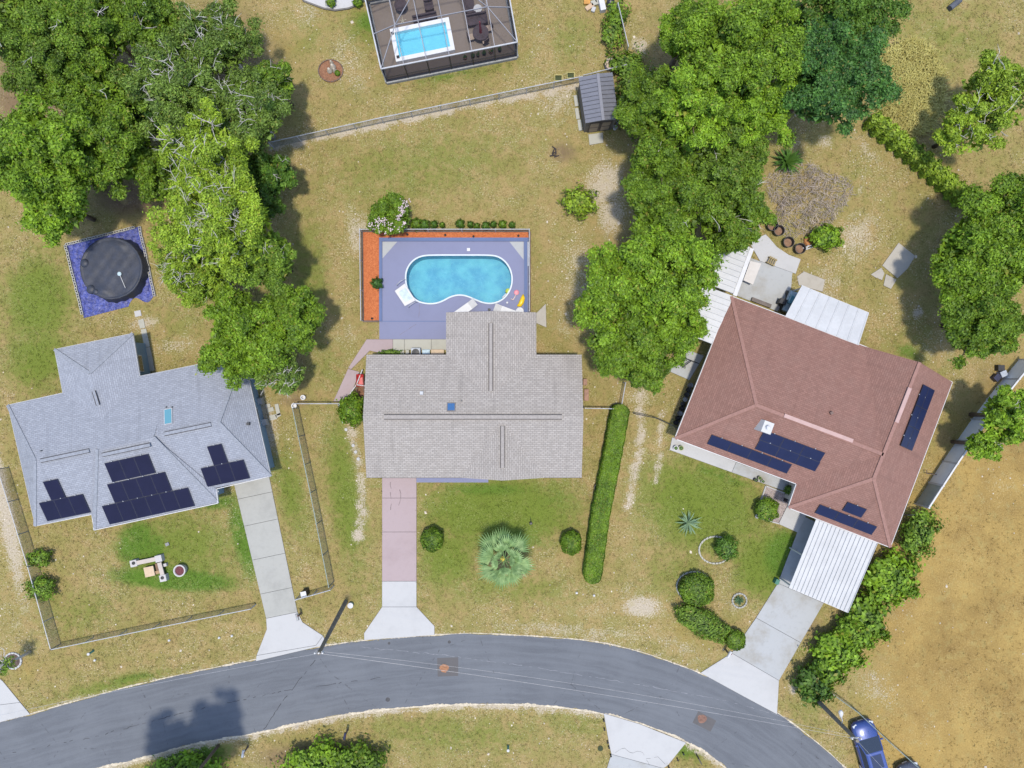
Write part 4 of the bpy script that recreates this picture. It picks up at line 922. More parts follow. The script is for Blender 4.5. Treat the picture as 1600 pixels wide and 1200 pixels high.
# ------------------------------------------------------------------ vegetation
BARK = plain('brown bark', (.12, .085, .06), .95, var=.3, scale=4); GREYB = plain('pale grey bark', (.38, .36, .33), .95, var=.25, scale=4)
LF = {
    'bright': leafmat('bright broadleaf', (0.039, 0.082, 0.006), (0.284, 0.469, 0.027)),
    'mid': leafmat('mid green leaves', (0.026, 0.059, 0.006), (0.213, 0.348, 0.023)),
    'dark': leafmat('dark blue green leaves', (0.009, 0.035, 0.010), (0.099, 0.234, 0.040)),
    'yellow': leafmat('yellow green leaves', (0.055, 0.094, 0.007), (0.350, 0.500, 0.037)),
    'olive': leafmat('olive leaves', (0.030, 0.063, 0.007), (0.230, 0.370, 0.034)),
    'greyolive': leafmat('grey olive leaves', (0.033, 0.061, 0.012), (0.235, 0.365, 0.053)),
    'hedge': leafmat('clipped hedge leaves', (0.036, 0.076, 0.006), (0.190, 0.315, 0.018)),
    'deep': leafmat('deep shrub leaves', (0.019, 0.051, 0.007), (0.135, 0.256, 0.027)),
}
CORE = plain('inner shade of shrubs', (.018, .032, .008), .95)  # solid core coloured near black to paint the shade inside shrubs and hedges
def leaves_np(Pn, Nn, size, aspect=.6):
    n = len(Pn); N = Nn / np.maximum(1e-6, np.linalg.norm(Nn, axis=1, keepdims=True))
    r = rng.normal(size=(n, 3)); T = np.cross(N, r); T /= np.maximum(1e-6, np.linalg.norm(T, axis=1, keepdims=True)); B = np.cross(N, T)
    s = size[:, None]; a = T * s; b = B * s * aspect; bend = N * s * .25
    V = np.stack([Pn - a - bend * .6, Pn + b, Pn + a - bend, Pn - b], 1).reshape(-1, 3)
    return V, np.arange(4 * n).reshape(n, 4)
def leaves_tri(Pn, Nn, size, aspect=.6):
    n = len(Pn); N = Nn / np.maximum(1e-6, np.linalg.norm(Nn, axis=1, keepdims=True))
    r = rng.normal(size=(n, 3)); T = np.cross(N, r); T /= np.maximum(1e-6, np.linalg.norm(T, axis=1, keepdims=True)); B = np.cross(N, T)
    s = size[:, None]; V = np.stack([Pn - T * s * .8 + B * s * aspect, Pn - T * s * .5 - B * s * aspect, Pn + T * s * 1.1], 1).reshape(-1, 3)
    return V, np.arange(3 * n).reshape(n, 3)
def crown_points(R, Hc, nclump, nleaf, leaf, flat=.8, spread=.62, droop=0, lobes=0, sparse=0):
    """clumps through an uneven crown volume, leaves on the outer shell of each clump"""
    cl = []; arms = []; na = max(5, int(4.5 + 1.9 * R)); a0 = rng.uniform(0, 6.28)
    for k in range(na):                      # main limbs, each carrying its own cluster of clumps
        a = a0 + k * 2.39996 + rng.uniform(-.3, .3); rr = .80 * math.sqrt((k + .35) / na) * rng.uniform(.88, 1.1)
        dome = Hc * flat * math.sqrt(max(.05, 1 - rr ** 2 * .8)); arms.append((R * rr * math.cos(a), R * rr * math.sin(a), dome * rng.uniform(.5, 1.12), R * rng.uniform(.20, .34)))
    while len(cl) < nclump:
        ax, ay, az, ar = arms[rng.integers(na)]; o_ = rng.normal(size=3) * ar * np.array([.55, .55, .42])
        x, y, z = ax + o_[0], ay + o_[1], max(-.05 * Hc, az + o_[2] - .35 * np.hypot(o_[0], o_[1]))
        cl.append((x, y, z, R * rng.uniform(.06, .13) + rng.uniform(.10, .28)))
    cl = np.array(cl); w = cl[:, 3] ** 2; w /= w.sum()
    cnt = rng.multinomial(nleaf, w); Ps = []; Ns = []
    for (x, y, z, cr), m in zip(cl, cnt):
        d = rng.normal(size=(m, 3)); d /= np.linalg.norm(d, axis=1, keepdims=True); flip = (d[:, 2] < -.25); d[flip, 2] *= -1
        rad = cr * (rng.uniform(.25, 1, m) ** .45)[:, None] * np.array([1, 1, .75]) * (1 + rng.normal(0, .12, (m, 1)) + .55 * (rng.uniform(0, 1, (m, 1)) > .93))
        Ps.append(np.array([x, y, z]) + d * rad); Ns.append(d * .8 + rng.normal(0, .55, (m, 3)) + np.array([0, 0, .35]))
    return cl, np.concatenate(Ps), np.concatenate(Ns)
TREE_N = [0]
def tree(label, px, py, rpx, h, kind='mid', dens=1.0, leaf=.17, group=None, twigs=0, name='broadleaf_tree', cat='tree', crownfrac=.62, bark=None, aspect=.55, flat=.85, clumps=1.0):
    """px,py,rpx: where the crown is seen; h: tree height"""
    leaf = leaf * .56; zc = h * (1 - crownfrac * .38); R = 1.1 * rpx * (H - zc) / H / S
    c = P(px, py, zc); base = Vector((c.x, c.y, 0))
    t = thing(name, label, cat, base, group); Hc = h * crownfrac * .62; z0 = h * (1 - crownfrac * .8)
    nl = int(dens * 1050 * R * R * (.17 / leaf) ** 1.6 ) + 300
    cl, Pn, Nn = crown_points(R, Hc, max(int(22 * clumps), int(clumps * (12 + 6.0 * R * R))), nl, leaf, flat)
    Pn[:, 2] += z0 + Hc * .2
    sz = leaf * rng.uniform(.55, 1.4, len(Pn)); ni = int(len(Pn) / 14 * min(1, clumps))      # larger shaded leaves fill the inside
    d = rng.normal(size=(ni, 3)); d /= np.linalg.norm(d, axis=1, keepdims=True); q = d * (rng.uniform(0, 1, (ni, 1)) ** .4) * np.array([R * .78, R * .78, Hc * .38]); q[:, 2] += z0 + Hc * .42
    Pn = np.concatenate([Pn, q]); Nn = np.concatenate([Nn, rng.normal(size=(ni, 3)) * .5 + np.array([0, 0, .7])]); sz = np.concatenate([sz, leaf * rng.uniform(1.8, 3.2, ni)])
    V, F = leaves_tri(Pn, Nn, sz, aspect + .1)
    link('crown', np_mesh('crown', V, F), LF[kind], t)
    mb = MB(); bk = bark or BARK; tr = min(.26, .021 * h + .05) * (.5 if 'below the frame' in label else 1)
    mb.tube([(0, 0, -.05), (.05, .03, z0 * .6), (0.0, .05, z0 + Hc * .35)], [tr, tr * .8, tr * .55], 8)
    mb.build('trunk', bk, t, local=True, smooth=True)
    mb = MB(); sel = cl[rng.permutation(len(cl))[:min(len(cl), 14)]]
    for x, y, z, cr in sel:
        e = Vector((x, y, z + z0 + Hc * .2)); s_ = Vector((0, .05, z0 + random.uniform(-.1, .3) * Hc)); m_ = s_.lerp(e, .5) + Vector((random.uniform(-.2, .2), random.uniform(-.2, .2), .25))
        mb.tube([s_, m_, e], [tr * .4, tr * .25, .02], 5, False)
    mb.build('limbs', bk, t, local=True, smooth=True)
    if twigs:
        mb = MB()
        for k in range(twigs):
            x, y, z, cr = cl[rng.integers(len(cl))]; s_ = Vector((x * .75, y * .75, z + z0 + Hc * .2 + cr * .3)); d = Vector((rng.normal(), rng.normal(), rng.uniform(.1, .8))).normalized()
            L = rng.uniform(.6, 1.5); pts = [s_]
            for q in range(3): pts.append(pts[-1] + (d + Vector((rng.normal(0, .3), rng.normal(0, .3), rng.normal(0, .15)))).normalized() * L / 3)
            pts[0] = pts[0] - Vector((0, 0, .1)); mb.tube(pts, [.028, .021, .014, .006], 4, False)
            for b in range(2):
                e = pts[1 + b] + (d + Vector((rng.normal(0, .8), rng.normal(0, .8), .1))).normalized() * L * .4; mb.tube([pts[1 + b], e], [.018, .007], 4, False)
        o = mb.build('bare_twigs', GREYB, t, local=True); o['kind'] = 'stuff'
    return t
WG = 'trees of the left wood'; CG = 'trees between the middle and terracotta houses'
tree('feathery bright tree filling the very top left corner', 40, 20, 80, 10, 'olive', 1.2, .13, WG, 0)
tree('fine-leaved tree below the top left corner tree', 70, 95, 70, 9, 'olive', 1.1, .13, WG, 10)
tree('dark tree at the top edge, second from left', 140, 30, 62, 9, 'mid', 1, .15, WG, 6)
tree('dark tree at the top edge above the grey-twigged oak', 225, 25, 55, 9, 'mid', .9, .15, WG, 14)
tree('rounded mid-green tree in the middle of the left wood', 145, 130, 58, 8, 'mid', 1.1, .16, WG, 4)
tree('big bright broadleaf tree at the left frame edge above tarp', 55, 245, 88, 10, 'bright', 1.1, .19, WG, 6)
tree('low leafy tree hanging over the lawn left of blue tarp', 75, 315, 58, 7, 'bright', .9, .19, WG, 2)
tree('olive round tree between bright edge tree and yellow-green oak', 168, 222, 66, 8, 'mid', 1.1, .17, WG, 4)
tree('grey-twigged thin oak with lichen in the left wood', 262, 120, 74, 9, 'greyolive', .75, .15, WG, 80, bark=GREYB)
tree('sparse grey-twigged oak at the wood edge facing the back lawn', 380, 165, 66, 8, 'greyolive', .75, .15, WG, 60, bark=GREYB)
tree('twiggy tree at the top edge beside the brown bare ground', 330, 55, 62, 8, 'greyolive', .75, .15, WG, 40, bark=GREYB)
tree('small dark tree at wood edge near the rear fence end', 425, 125, 34, 6, 'mid', .9, .16, WG, 8)
tree('dark low tree beside rear fence start', 425, 268, 34, 5, 'deep', 1, .16, WG, 4)
tree('tall yellow-green oak with pale twigs, upper of the two', 318, 245, 66, 10, 'yellow', .8, .15, WG, 80, bark=GREYB)
tree('dark green low tree behind the tarp pool', 245, 275, 40, 6, 'mid', 1, .16, WG, 2)
tree('tall yellow-green oak with pale twigs right of tarp pool', 342, 350, 84, 11, 'yellow', .8, .15, WG, 110, bark=GREYB)
tree('lower yellow-green tree leaning over the tarp pool edge', 300, 425, 55, 8, 'yellow', .75, .15, WG, 60, bark=GREYB)
tree('yellow-green tree crown facing the kidney pool lawn', 410, 400, 50, 8, 'olive', .95, .15, WG, 12)
tree('dense glossy round tree over the silver roof corner', 385, 530, 72, 7, 'bright', 1.35, .18, WG, 0)
tree('dense glossy tree right of the silver roof, nearest the kidney pool', 455, 490, 50, 7, 'mid', 1.3, .18, WG, 0)
tree('small grey-twigged tree at the silver roof corner by fence', 440, 588, 33, 5, 'greyolive', .8, .15, WG, 46, bark=GREYB)
tree('dark understory tree in the left wood gap', 215, 180, 40, 5, 'dark', 1, .16, WG)
tree('dark understory tree under the yellow-green oaks', 390, 300, 50, 5, 'deep', 1, .16, WG)
tree('dark understory tree below the grey-twigged wood edge', 330, 170, 50, 5, 'deep', 1, .16, WG)
tree('bright green tree reaching top centre-right, tallest of its row', 1150, 70, 92, 11, 'bright', 1.15, .17, CG)
tree('mid-green tree at top edge left of the tall bright one', 1080, 40, 52, 9, 'bright', 1.1, .17, CG)
tree('dark blue-green tree at top right of the tree belt', 1300, 110, 84, 10, 'dark', 1.3, .16, CG)
tree('dark green tree on the top edge above the dry weeds', 1345, 20, 62, 9, 'deep', 1.2, .16, CG)
tree('dark tree between the bright tree and blue-green tree at top', 1225, 35, 55, 8, 'deep', 1.1, .16, CG)
tree('feathery tree just right of the grey shed', 1015, 165, 55, 8, 'mid', 1, .15, CG)
tree('bright mid-row tree right of the shed tree', 1090, 160, 64, 10, 'bright', 1.1, .17, CG)
tree('bright tree at the right of belt above the cycad', 1180, 165, 55, 9, 'bright', 1.1, .17, CG)
tree('light speckled olive tree left of the dead brush pile', 1140, 265, 66, 8, 'olive', 1, .19, CG, 4)
tree('shaded tree below the shed in the belt', 1040, 255, 62, 7, 'mid', 1, .17, CG, 6)
tree('tree overhanging the black pots by the back patio', 1145, 345, 54, 7, 'mid', .95, .17, CG, 6)
tree('mid belt tree right of the bare sand patch', 1045, 330, 62, 8, 'mid', 1.05, .17, CG, 4)
tree('large bright tree overhanging the white side cover', 1025, 440, 92, 9, 'bright', 1.15, .19, CG, 4)
tree('lowest dense tree of the belt beside middle house roof', 985, 535, 66, 7, 'mid', 1.25, .18, CG)
tree('bright side crown touching the white side cover', 1060, 510, 50, 7, 'bright', 1.15, .18, CG)
tree('pointed low crown at the bottom of belt near side patio', 1010, 570, 40, 6, 'mid', 1.2, .18, CG)
EG = 'trees along the right frame edge'
tree('large glossy oak on right frame edge above the concrete pad', 1545, 405, 84, 7, 'bright', 1.25, .18, EG)
tree('dark lower oak on the right edge with shadow on lawn', 1540, 500, 64, 6.5, 'mid', 1.2, .18, EG)
tree('oak at the right edge touching the weedy fence hedge', 1595, 340, 70, 7, 'mid', 1.2, .18, EG)
tree('pale thin tree at top right over dry grass', 1560, 150, 64, 6.5, 'yellow', .5, .17, EG, 20, clumps=.6)
tree('smaller pale tree below the thin top right tree', 1520, 195, 48, 6, 'yellow', .45, .17, EG, 20, clumps=.6)
tree('light tree overhanging the pale vinyl privacy fence', 1583, 652, 44, 6, 'bright', .8, .2, EG, 4)
tree('low branch crown in front of the privacy fence', 1540, 697, 26, 5, 'bright', .7, .2, EG, 2)
tree('tall slim tree below the frame shading the road', 238, 1292, 66, 13, 'mid', .9, .17, 'trees south of the road')
tree('tall second tree below the frame shading the road', 165, 1318, 58, 13, 'mid', .9, .17, 'trees south of the road')

# clipped and loose shrubs: a core painted as dark inner shade, with leaves over its surface
def shrub(label, px, py, rx, ry, h, kind='hedge', rot=0, dens=1, name='shrub', cat='shrub', group=None, leaf=.085, rough=.08, power=2.3, core=.86):
    zc = h * .55; k = (H - zc) / H / S; c = P(px, py, zc); t = thing(name, label, cat, (c.x, c.y, 0), group)
    a, b = rx * k, ry * k; n = int(dens * 700 * (a * b + (a + b) * h * .5)) + 120
    d = rng.normal(size=(n, 3)); d /= np.linalg.norm(d, axis=1, keepdims=True); d[:, 2] = np.where(d[:, 2] < -.3, -d[:, 2], d[:, 2])
    sup = (np.abs(d) ** power).sum(1) ** (-1 / power); q = d * sup[:, None]
    bump_ = 1 + rough * (np.sin(q[:, 0] * 5 + 1) * np.cos(q[:, 1] * 6) + rng.normal(0, .5, n))
    Pn = q * bump_[:, None] * np.array([a, b, h * .52]) + np.array([0, 0, h * .5]); Nn = d / np.array([a, b, h * .5]) + rng.normal(0, .35, (n, 3)) * .8
    co, si = math.cos(rot), math.sin(rot); Rm = np.array([[co, si, 0], [-si, co, 0], [0, 0, 1]])
    V, F = leaves_np(Pn @ Rm, Nn @ Rm, leaf * rng.uniform(.7, 1.4, n), .6); V[:, 2] = np.maximum(V[:, 2], .02)
    link('foliage', np_mesh('foliage', V, F), LF[kind], t)
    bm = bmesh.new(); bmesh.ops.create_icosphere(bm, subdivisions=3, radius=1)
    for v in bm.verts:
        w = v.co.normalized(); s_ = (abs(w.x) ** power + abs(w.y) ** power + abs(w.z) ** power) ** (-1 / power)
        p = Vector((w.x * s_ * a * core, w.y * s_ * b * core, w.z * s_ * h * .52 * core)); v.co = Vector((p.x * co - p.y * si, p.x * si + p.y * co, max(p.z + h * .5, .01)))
    me = bpy.data.meshes.new('dark_shade_core'); bm.to_mesh(me); bm.free(); link('dark_shade_core', me, CORE, t)
    return t
shrub('clipped round ball shrub beside the pink driveway', 675, 843, 17, 18, 1.5, 'mid', name='ball_shrub')
shrub('clipped round ball shrub between palm and long hedge', 892, 848, 16, 18, 1.4, 'hedge', name='ball_shrub')
shrub('large clipped oval shrub in the right front lawn', 1089, 921, 26, 24, 1.6, 'mid', name='ball_shrub')
shrub('small clipped dome shrub at the right driveway corner', 1149, 1000, 15, 15, 1.2, 'mid', name='ball_shrub')
shrub('long rounded loose hedge below the oval shrub', 1097, 973, 42, 19, 1.3, 'olive', R_(-28), name='ball_shrub', rough=.16)
shrub('dark shrub inside the ring of stones on right lawn', 1135, 856, 16, 17, 1.3, 'deep', rough=.2)
shrub('round green shrub in the pebble bed by terracotta house', 1198, 796, 17, 17, 1.2, 'mid', rough=.15)
shrub('leafy shrub against the left end of middle house', 550, 640, 17, 20, 1.6, 'hedge', rough=.3, leaf=.12)
shrub('pale yellow-green bush alone on the back lawn', 905, 316, 20, 17, 1.3, 'yellow', rough=.5, leaf=.12, dens=.8, core=.6)
shrub('green bush at the edge of the dead brush pile', 1290, 371, 20, 15, 1.2, 'bright', rough=.35, leaf=.13)
shrub('small olive bush at left fence, upper one', 62, 872, 14, 11, 1.0, 'olive', rough=.4, leaf=.1, core=.7)
shrub('small olive bush at left fence, lower one', 64, 919, 18, 14, 1.1, 'olive', rough=.4, leaf=.1, core=.7)
shrub('olive bush below the right gable of terracotta house', 1434, 832, 20, 29, 1.6, 'olive', R_(-20), rough=.45, leaf=.12, core=.7)
for i, (px, py, rx, ry, kd, lb) in enumerate(((1385, 898, 36, 32, 'bright', 'leafy bush right of the carport, top of its row'), (1345, 962, 28, 34, 'mid', 'bush behind carport corner, second of its row'), (1303, 1010, 34, 28, 'bright', 'bright leafy bush beside the right driveway, third of its row'), (1264, 1062, 25, 26, 'deep', 'dark bush at the lower end of the driveway row'), (1325, 985, 24, 22, 'bright', 'smaller bush wedged between second and third row bushes'), (1285, 1040, 22, 22, 'mid', 'smaller bush above the dark lowest row bush'))):
    shrub(lb, px + 7, py + 5, rx * .86, ry * .86, 1.6, kd, 0, 1.0, group='bushes along the right driveway', rough=.45, leaf=.16, core=.75)
# small plants in the row behind the mulch bed
for i, (px, py, r) in enumerate(((650, 350, 7), (663, 351, 6), (678, 351, 5), (691, 352, 3.5), (719, 350, 5.5), (735, 351, 4), (745, 354, 4), (759, 353, 5), (771, 351, 4), (785, 351, 5), (800, 352, 4))):
    shrub(['first', 'second', 'third', 'fourth', 'fifth', 'sixth', 'seventh', 'eighth', 'ninth', 'tenth', 'last'][i] + ' small shrub from the flowering tree behind the mulch bed', px, py, r, r, .7, 'deep' if i % 3 else 'mid', 0, 2, group='small shrubs behind the mulch bed', rough=.4, leaf=.08, core=.7)
shrub('small spiky dark plant at the left edge of the lavender deck', 589, 443, 6, 6, .7, 'dark', 0, 2, rough=.6, leaf=.1, core=.5)
shrub('bushy growth at the bottom edge below the black mailbox', 500, 1196, 40, 26, 1.6, 'bright', 0, 1, rough=.5, leaf=.14, core=.8)
shrub('bushy growth at the bottom edge right of centre bush', 560, 1200, 30, 26, 1.6, 'mid', 0, 1, rough=.5, leaf=.14, core=.8)
shrub('low bushy growth at the bottom edge under road shadow', 290, 1206, 42, 20, 1.2, 'bright', 0, 1, rough=.5, leaf=.13, core=.8)
shrub('flowering plants in the top bed by the narrow fence', 960, 40, 12, 26, .7, 'mid', R_(-12), 1.2, rough=.7, leaf=.12, core=.6, name='flower_bed_plants', cat='plants')
shrub('leafy climber where the narrow fence meets the shed corner', 976, 100, 20, 13, 1.1, 'mid', 0, 1, rough=.5, leaf=.12, core=.6)
shrub('shrub patch between the grey shed and tree belt', 990, 150, 22, 40, 1.3, 'olive', 0, .8, rough=.6, leaf=.12, core=.6)
# long clipped hedge and weedy fence hedge
def long_hedge(label, pts, w, h, kind, rough, leaf, name='clipped_hedge', dens=1):
    W_ = [P(*p) for p in pts]; line = resample(W_, 60); c = line[30]; t = thing(name, label, 'hedge', (c.x, c.y, 0)); Ps = []; Ns = []; vs = []; fs_ = []
    L = sum((b - a).length for a, b in zip(W_[:-1], W_[1:])); n = int(dens * L * (w + 2 * h) * 420)
    for i in range(n):
        f = random.uniform(0, 58.99); k = int(f); p = line[k].lerp(line[k + 1], f - k); d = (line[k + 1] - line[k]).normalized(); nn = Vector((-d.y, d.x, 0)); a = random.uniform(-.35, math.pi + .35)
        endf = min(1, min(f, 59 - f) / 2.5); endf = math.sqrt(max(0.02, 1 - (1 - endf) ** 2))
        ca, sa = math.cos(a), math.sin(a)
        if random.random() < w / (w + 1.4 * h): u_ = random.uniform(-1, 1); x = u_ * w / 2 * endf; zz = h * (1 - .12 * u_ ** 4) * (.9 + .1 * endf); ca, sa = .3 * u_, 1
        else: sg = random.choice((-1, 1)); x = sg * w / 2 * endf; zz = h * random.uniform(.03, .97) * (.9 + .1 * endf); ca, sa = sg, .35
        wob = 1 + rough * (math.sin(f * 1.3) + random.gauss(0, .5)); q = p + nn * x * wob + Vector((0, 0, zz * (1 + rough * .4 * random.gauss(0, 1))))
        Ps.append(q - Vector((c.x, c.y, 0))); Ns.append(nn * ca + Vector((0, 0, sa)) + Vector((random.gauss(0, .35), random.gauss(0, .35), random.gauss(0, .35))))
    V, F = leaves_np(np.array(Ps), np.array(Ns), leaf * rng.uniform(.7, 1.4, n), .6); V[:, 2] = np.maximum(V[:, 2], .02); link('foliage', np_mesh('foliage', V, F), LF[kind], t)
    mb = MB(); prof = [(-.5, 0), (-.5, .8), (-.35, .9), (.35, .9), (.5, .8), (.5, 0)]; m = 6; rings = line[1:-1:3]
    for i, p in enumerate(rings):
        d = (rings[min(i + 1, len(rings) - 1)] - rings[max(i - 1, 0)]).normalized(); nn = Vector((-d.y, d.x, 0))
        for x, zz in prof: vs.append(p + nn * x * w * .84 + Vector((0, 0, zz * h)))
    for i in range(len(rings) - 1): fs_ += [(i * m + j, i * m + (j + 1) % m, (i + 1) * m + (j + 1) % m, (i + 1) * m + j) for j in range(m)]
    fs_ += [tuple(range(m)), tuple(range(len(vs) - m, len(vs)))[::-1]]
    mb.add(vs, fs_).build('dark_shade_core', CORE, t)
    return t
long_hedge('long straight clipped hedge between middle and right front lawns', [(968, 632), (952, 720), (936, 800), (922, 905)], 1.35, 1.3, 'hedge', .03, .07, dens=1.5)
long_hedge('overgrown weedy hedge running down the right back fence', [(1352, 190), (1395, 225), (1440, 262), (1480, 298), (1508, 322)], .95, 1.2, 'yellow', .3, .11, 'weedy_hedge')
# flowering tree by the pool: leaves plus pale blossom clusters
t = tree('small flowering tree with pale pink blossoms at mulch bed corner', 610, 334, 35, 3.0, 'mid', 1.5, .13, name='flowering_tree', crownfrac=.9)
R = 35 / S * .95; Ps = []
for k in range(38):
    a = random.uniform(-2.6, .9); r = R * random.uniform(.45, 1.02); b = Vector((r * math.cos(a), r * math.sin(a), 2.15 + .75 * math.sqrt(max(0, 1 - (r / R) ** 2 * .8)) + .1))
    for j in range(7): Ps.append(b + Vector((random.gauss(0, .09), random.gauss(0, .09), random.gauss(0, .06))))
Ps = np.array(Ps); V, F = leaves_np(Ps, rng.normal(size=Ps.shape) * .5 + np.array([0, 0, 1]), np.full(len(Ps), .05), .9)
o = link('blossoms', np_mesh('blossoms', V, F), plain('pale pink petals', (.46, .36, .38), .7, var=.15), t); o['kind'] = 'stuff'
# fan palm in the front lawn
FROND = leafmat('blue green palm', (.10, .18, .06), (.26, .38, .15), .3); DEADF = plain('dead frond', (.28, .19, .12), .9)
def fan_palm(label, px, py, h, R):
    c = P(px, py, h); t = thing('fan_palm', label, 'palm', (c.x, c.y, 0))
    MB().tube([(c.x, c.y, -.05), (c.x, c.y, h * .5), (c.x, c.y, h * .92)], [.24, .2, .16], 10).build('trunk', BARK, t)
    MB().lathe((c.x - .12, c.y + .02, h * .9), [(.02, 0), (.2, .05), (.12, .16), (.02, .2)], 8).build('flower_stalk', plain('yellow palm heart', (.42, .32, .04), .7), t)
    for k in range(20):
        a = k * 2.39996 + random.uniform(-.15, .15); tier = k / 20; el = .95 - 1.25 * tier + random.uniform(-.1, .1); L = R * (.62 + .42 * min(1, tier * 1.6)) * random.uniform(.85, 1.05); stem = L * .42
        d = Vector((math.cos(a) * math.cos(el), math.sin(a) * math.cos(el), math.sin(el))); o0 = Vector((c.x, c.y, h * .92)); hub = o0 + d * stem
        mb = MB(); mb.tube([o0, hub], [.03, .02], 5, False); side = d.cross(Vector((0, 0, 1))).normalized(); up = side.cross(d); nb = 13
        for j in range(nb):
            b = (j / (nb - 1) - .5) * 1.9; dd = (d * math.cos(b) + side * math.sin(b)).normalized(); ll = (L - stem) * (1 - .22 * abs(b) / .95) * random.uniform(.9, 1.1); drop = Vector((0, 0, -.22 * ll)); w = dd.cross(up).normalized() * .075
            m_ = hub + dd * ll * .55 + up * .05; mb.add([hub, m_ + w, hub + dd * ll + drop, m_ - w], [(0, 1, 2, 3)])
        mb.build('frond', DEADF if tier > .8 and k % 3 == 0 else FROND, t)
fan_palm('large fan palm with blue-green fronds in middle front lawn', 788, 875, 3.0, 2.35)
# spiky plants
def spiky(label, px, py, r, h, n, mat, name='spiky_plant', cat='plant', w=.05):
    c = P(px, py, h * .3); t = thing(name, label, cat, (c.x, c.y, 0)); R = r / S
    for k in range(n):
        a = k * 2.39996 + random.uniform(-.2, .2); el = random.uniform(.15, 1.2); d = Vector((math.cos(a) * math.cos(el), math.sin(a) * math.cos(el), math.sin(el))); L = R * random.uniform(.8, 1.1) / max(.55, math.cos(el) ** .3); o0 = Vector((c.x, c.y, .12))
        m_ = o0 + d * L * .6; e = o0 + d * L + Vector((d.x, d.y, 0)) * .1 - Vector((0, 0, .18 * L)); s_ = Vector((-d.y, d.x, 0)).normalized() * w; u_ = Vector((0, 0, w * .5))
        MB().add([o0 + s_ * .6, o0 - s_ * .6, m_ + s_, m_ - s_, m_ - u_, e], [(0, 1, 4, ), (0, 4, 2), (1, 3, 4), (2, 4, 5), (4, 3, 5)]).build('leaf_blade', mat, t)
AGV = leafmat('pale agave', (.12, .19, .10), (.22, .31, .19), .15); CYC = leafmat('cycad green', (.03, .09, .01), (.10, .19, .03), .2)
spiky('pale green spiky agave on the right front lawn', 1075, 817, 22, .8, 34, AGV)
spiky('dark round cycad with narrow fronds by the brush pile', 1230, 253, 27, 1.0, 60, CYC, 'cycad', 'plant', .07)
spiky('small spiky plant in the round stone ring near driveway', 1155, 938, 8, .5, 18, leafmat('small plant green', (.04, .09, .04), (.09, .15, .07), .2))
# dead brush pile
c = P(1262, 308, .3); mb = MB()
for k in range(1500):
    a = random.uniform(0, 6.283); r = 3.0 * math.sqrt(random.random()) * (1 + .14 * math.sin(3 * a + 1) + .09 * math.sin(5 * a)); x, y = c.x + r * 1.05 * math.cos(a), c.y + r * .95 * math.sin(a); hh = .55 * max(.05, 1 - (r / 3.4) ** 2) + .05
    d = Vector((random.gauss(0, 1), random.gauss(0, 1), random.gauss(0, .25))).normalized() * random.uniform(.25, .8); p = Vector((x, y, random.uniform(.03, hh)))
    mb.tube([p - d * .5, p + d * .5 + Vector((0, 0, .03))], [.016, .006], 3, False)
o = mb.build('brush_pile', plain('dead grey twigs', (.30, .25, .215), .95, var=.4, scale=2), None, 'wide flat pile of grey dead brush beside the cycad', 'brush pile')
# ------------------------------------------------------------------ grey shed
sc = P(935, 168); sh = thing('garden_shed', 'grey metal-roofed garden shed beside the tree belt', 'shed', (sc.x, sc.y, 0))
SF = dict(fl=(911.5, 210, 0), fr=(961.5, 204.5, 0)); zs, zsr = 2.2, 2.75
q = [P(904, 121, zs), P(957, 113, zs), P(966, 187, zs), P(915, 193, zs)]       # eaves: back left, back right, front right, front left
rb, rf_ = P(934, 115, zsr), P(942.5, 188, zsr)
SHR = plain('grey standing seam steel', (.145, .145, .165), .45, .2, var=.08)
wq = offset_poly([(p.x, p.y) for p in q], .12); SHW = plain('dark taupe siding', (.12, .105, .09), .8, var=.1); MB().prism(wq, 0, zs).build('wall', SHW, sh); PAVED.append([(p.x, p.y) for p in q])
for side, (b0, f0) in (('l', (q[0], q[3])), ('r', (q[1], q[2]))):
    n = 11
    for i in range(n):
        a, b = b0.lerp(f0, i / n), b0.lerp(f0, (i + 1) / n - .004); c_, d_ = rb.lerp(rf_, (i + 1) / n - .004), rb.lerp(rf_, i / n)
        nr = (b - a).cross(d_ - a).normalized(); nr = nr if nr.z > 0 else -nr; e = (b - a) * .16
        vs = [a, b, c_, d_, b - e + nr * .05, b + nr * .05, c_ + nr * .05, c_ - e + nr * .05, a - nr * .03, b - nr * .03, c_ - nr * .03, d_ - nr * .03, b - e, c_ - e]
        MB().add(vs, [(0, 12, 13, 3), (12, 4, 7, 13), (4, 5, 6, 7), (5, 1, 2, 6), (0, 8, 9, 1, 5, 4, 12), (3, 13, 7, 6, 2, 10, 11), (8, 11, 10, 9), (0, 3, 11, 8), (1, 9, 10, 2)]).build('roof_panel', SHR, sh)
mb = MB(); seg_box(mb, rb + Vector((0, 0, .03)), rf_ + Vector((0, 0, .03)), .22, .06); mb.build('ridge_cap', SHR, sh)
fa, fb = Vector((*wq[0], 0)), Vector((*wq[1], 0))
best = min(range(4), key=lambda i: (Vector(wq[i]).y + Vector(wq[(i + 1) % 4]).y)); fa, fb = Vector((*wq[best], 0)), Vector((*wq[(best + 1) % 4], 0))
dx = (fb - fa).normalized(); nrm = Vector((dx.y, -dx.x, 0)); rz = math.atan2(dx.y, dx.x)
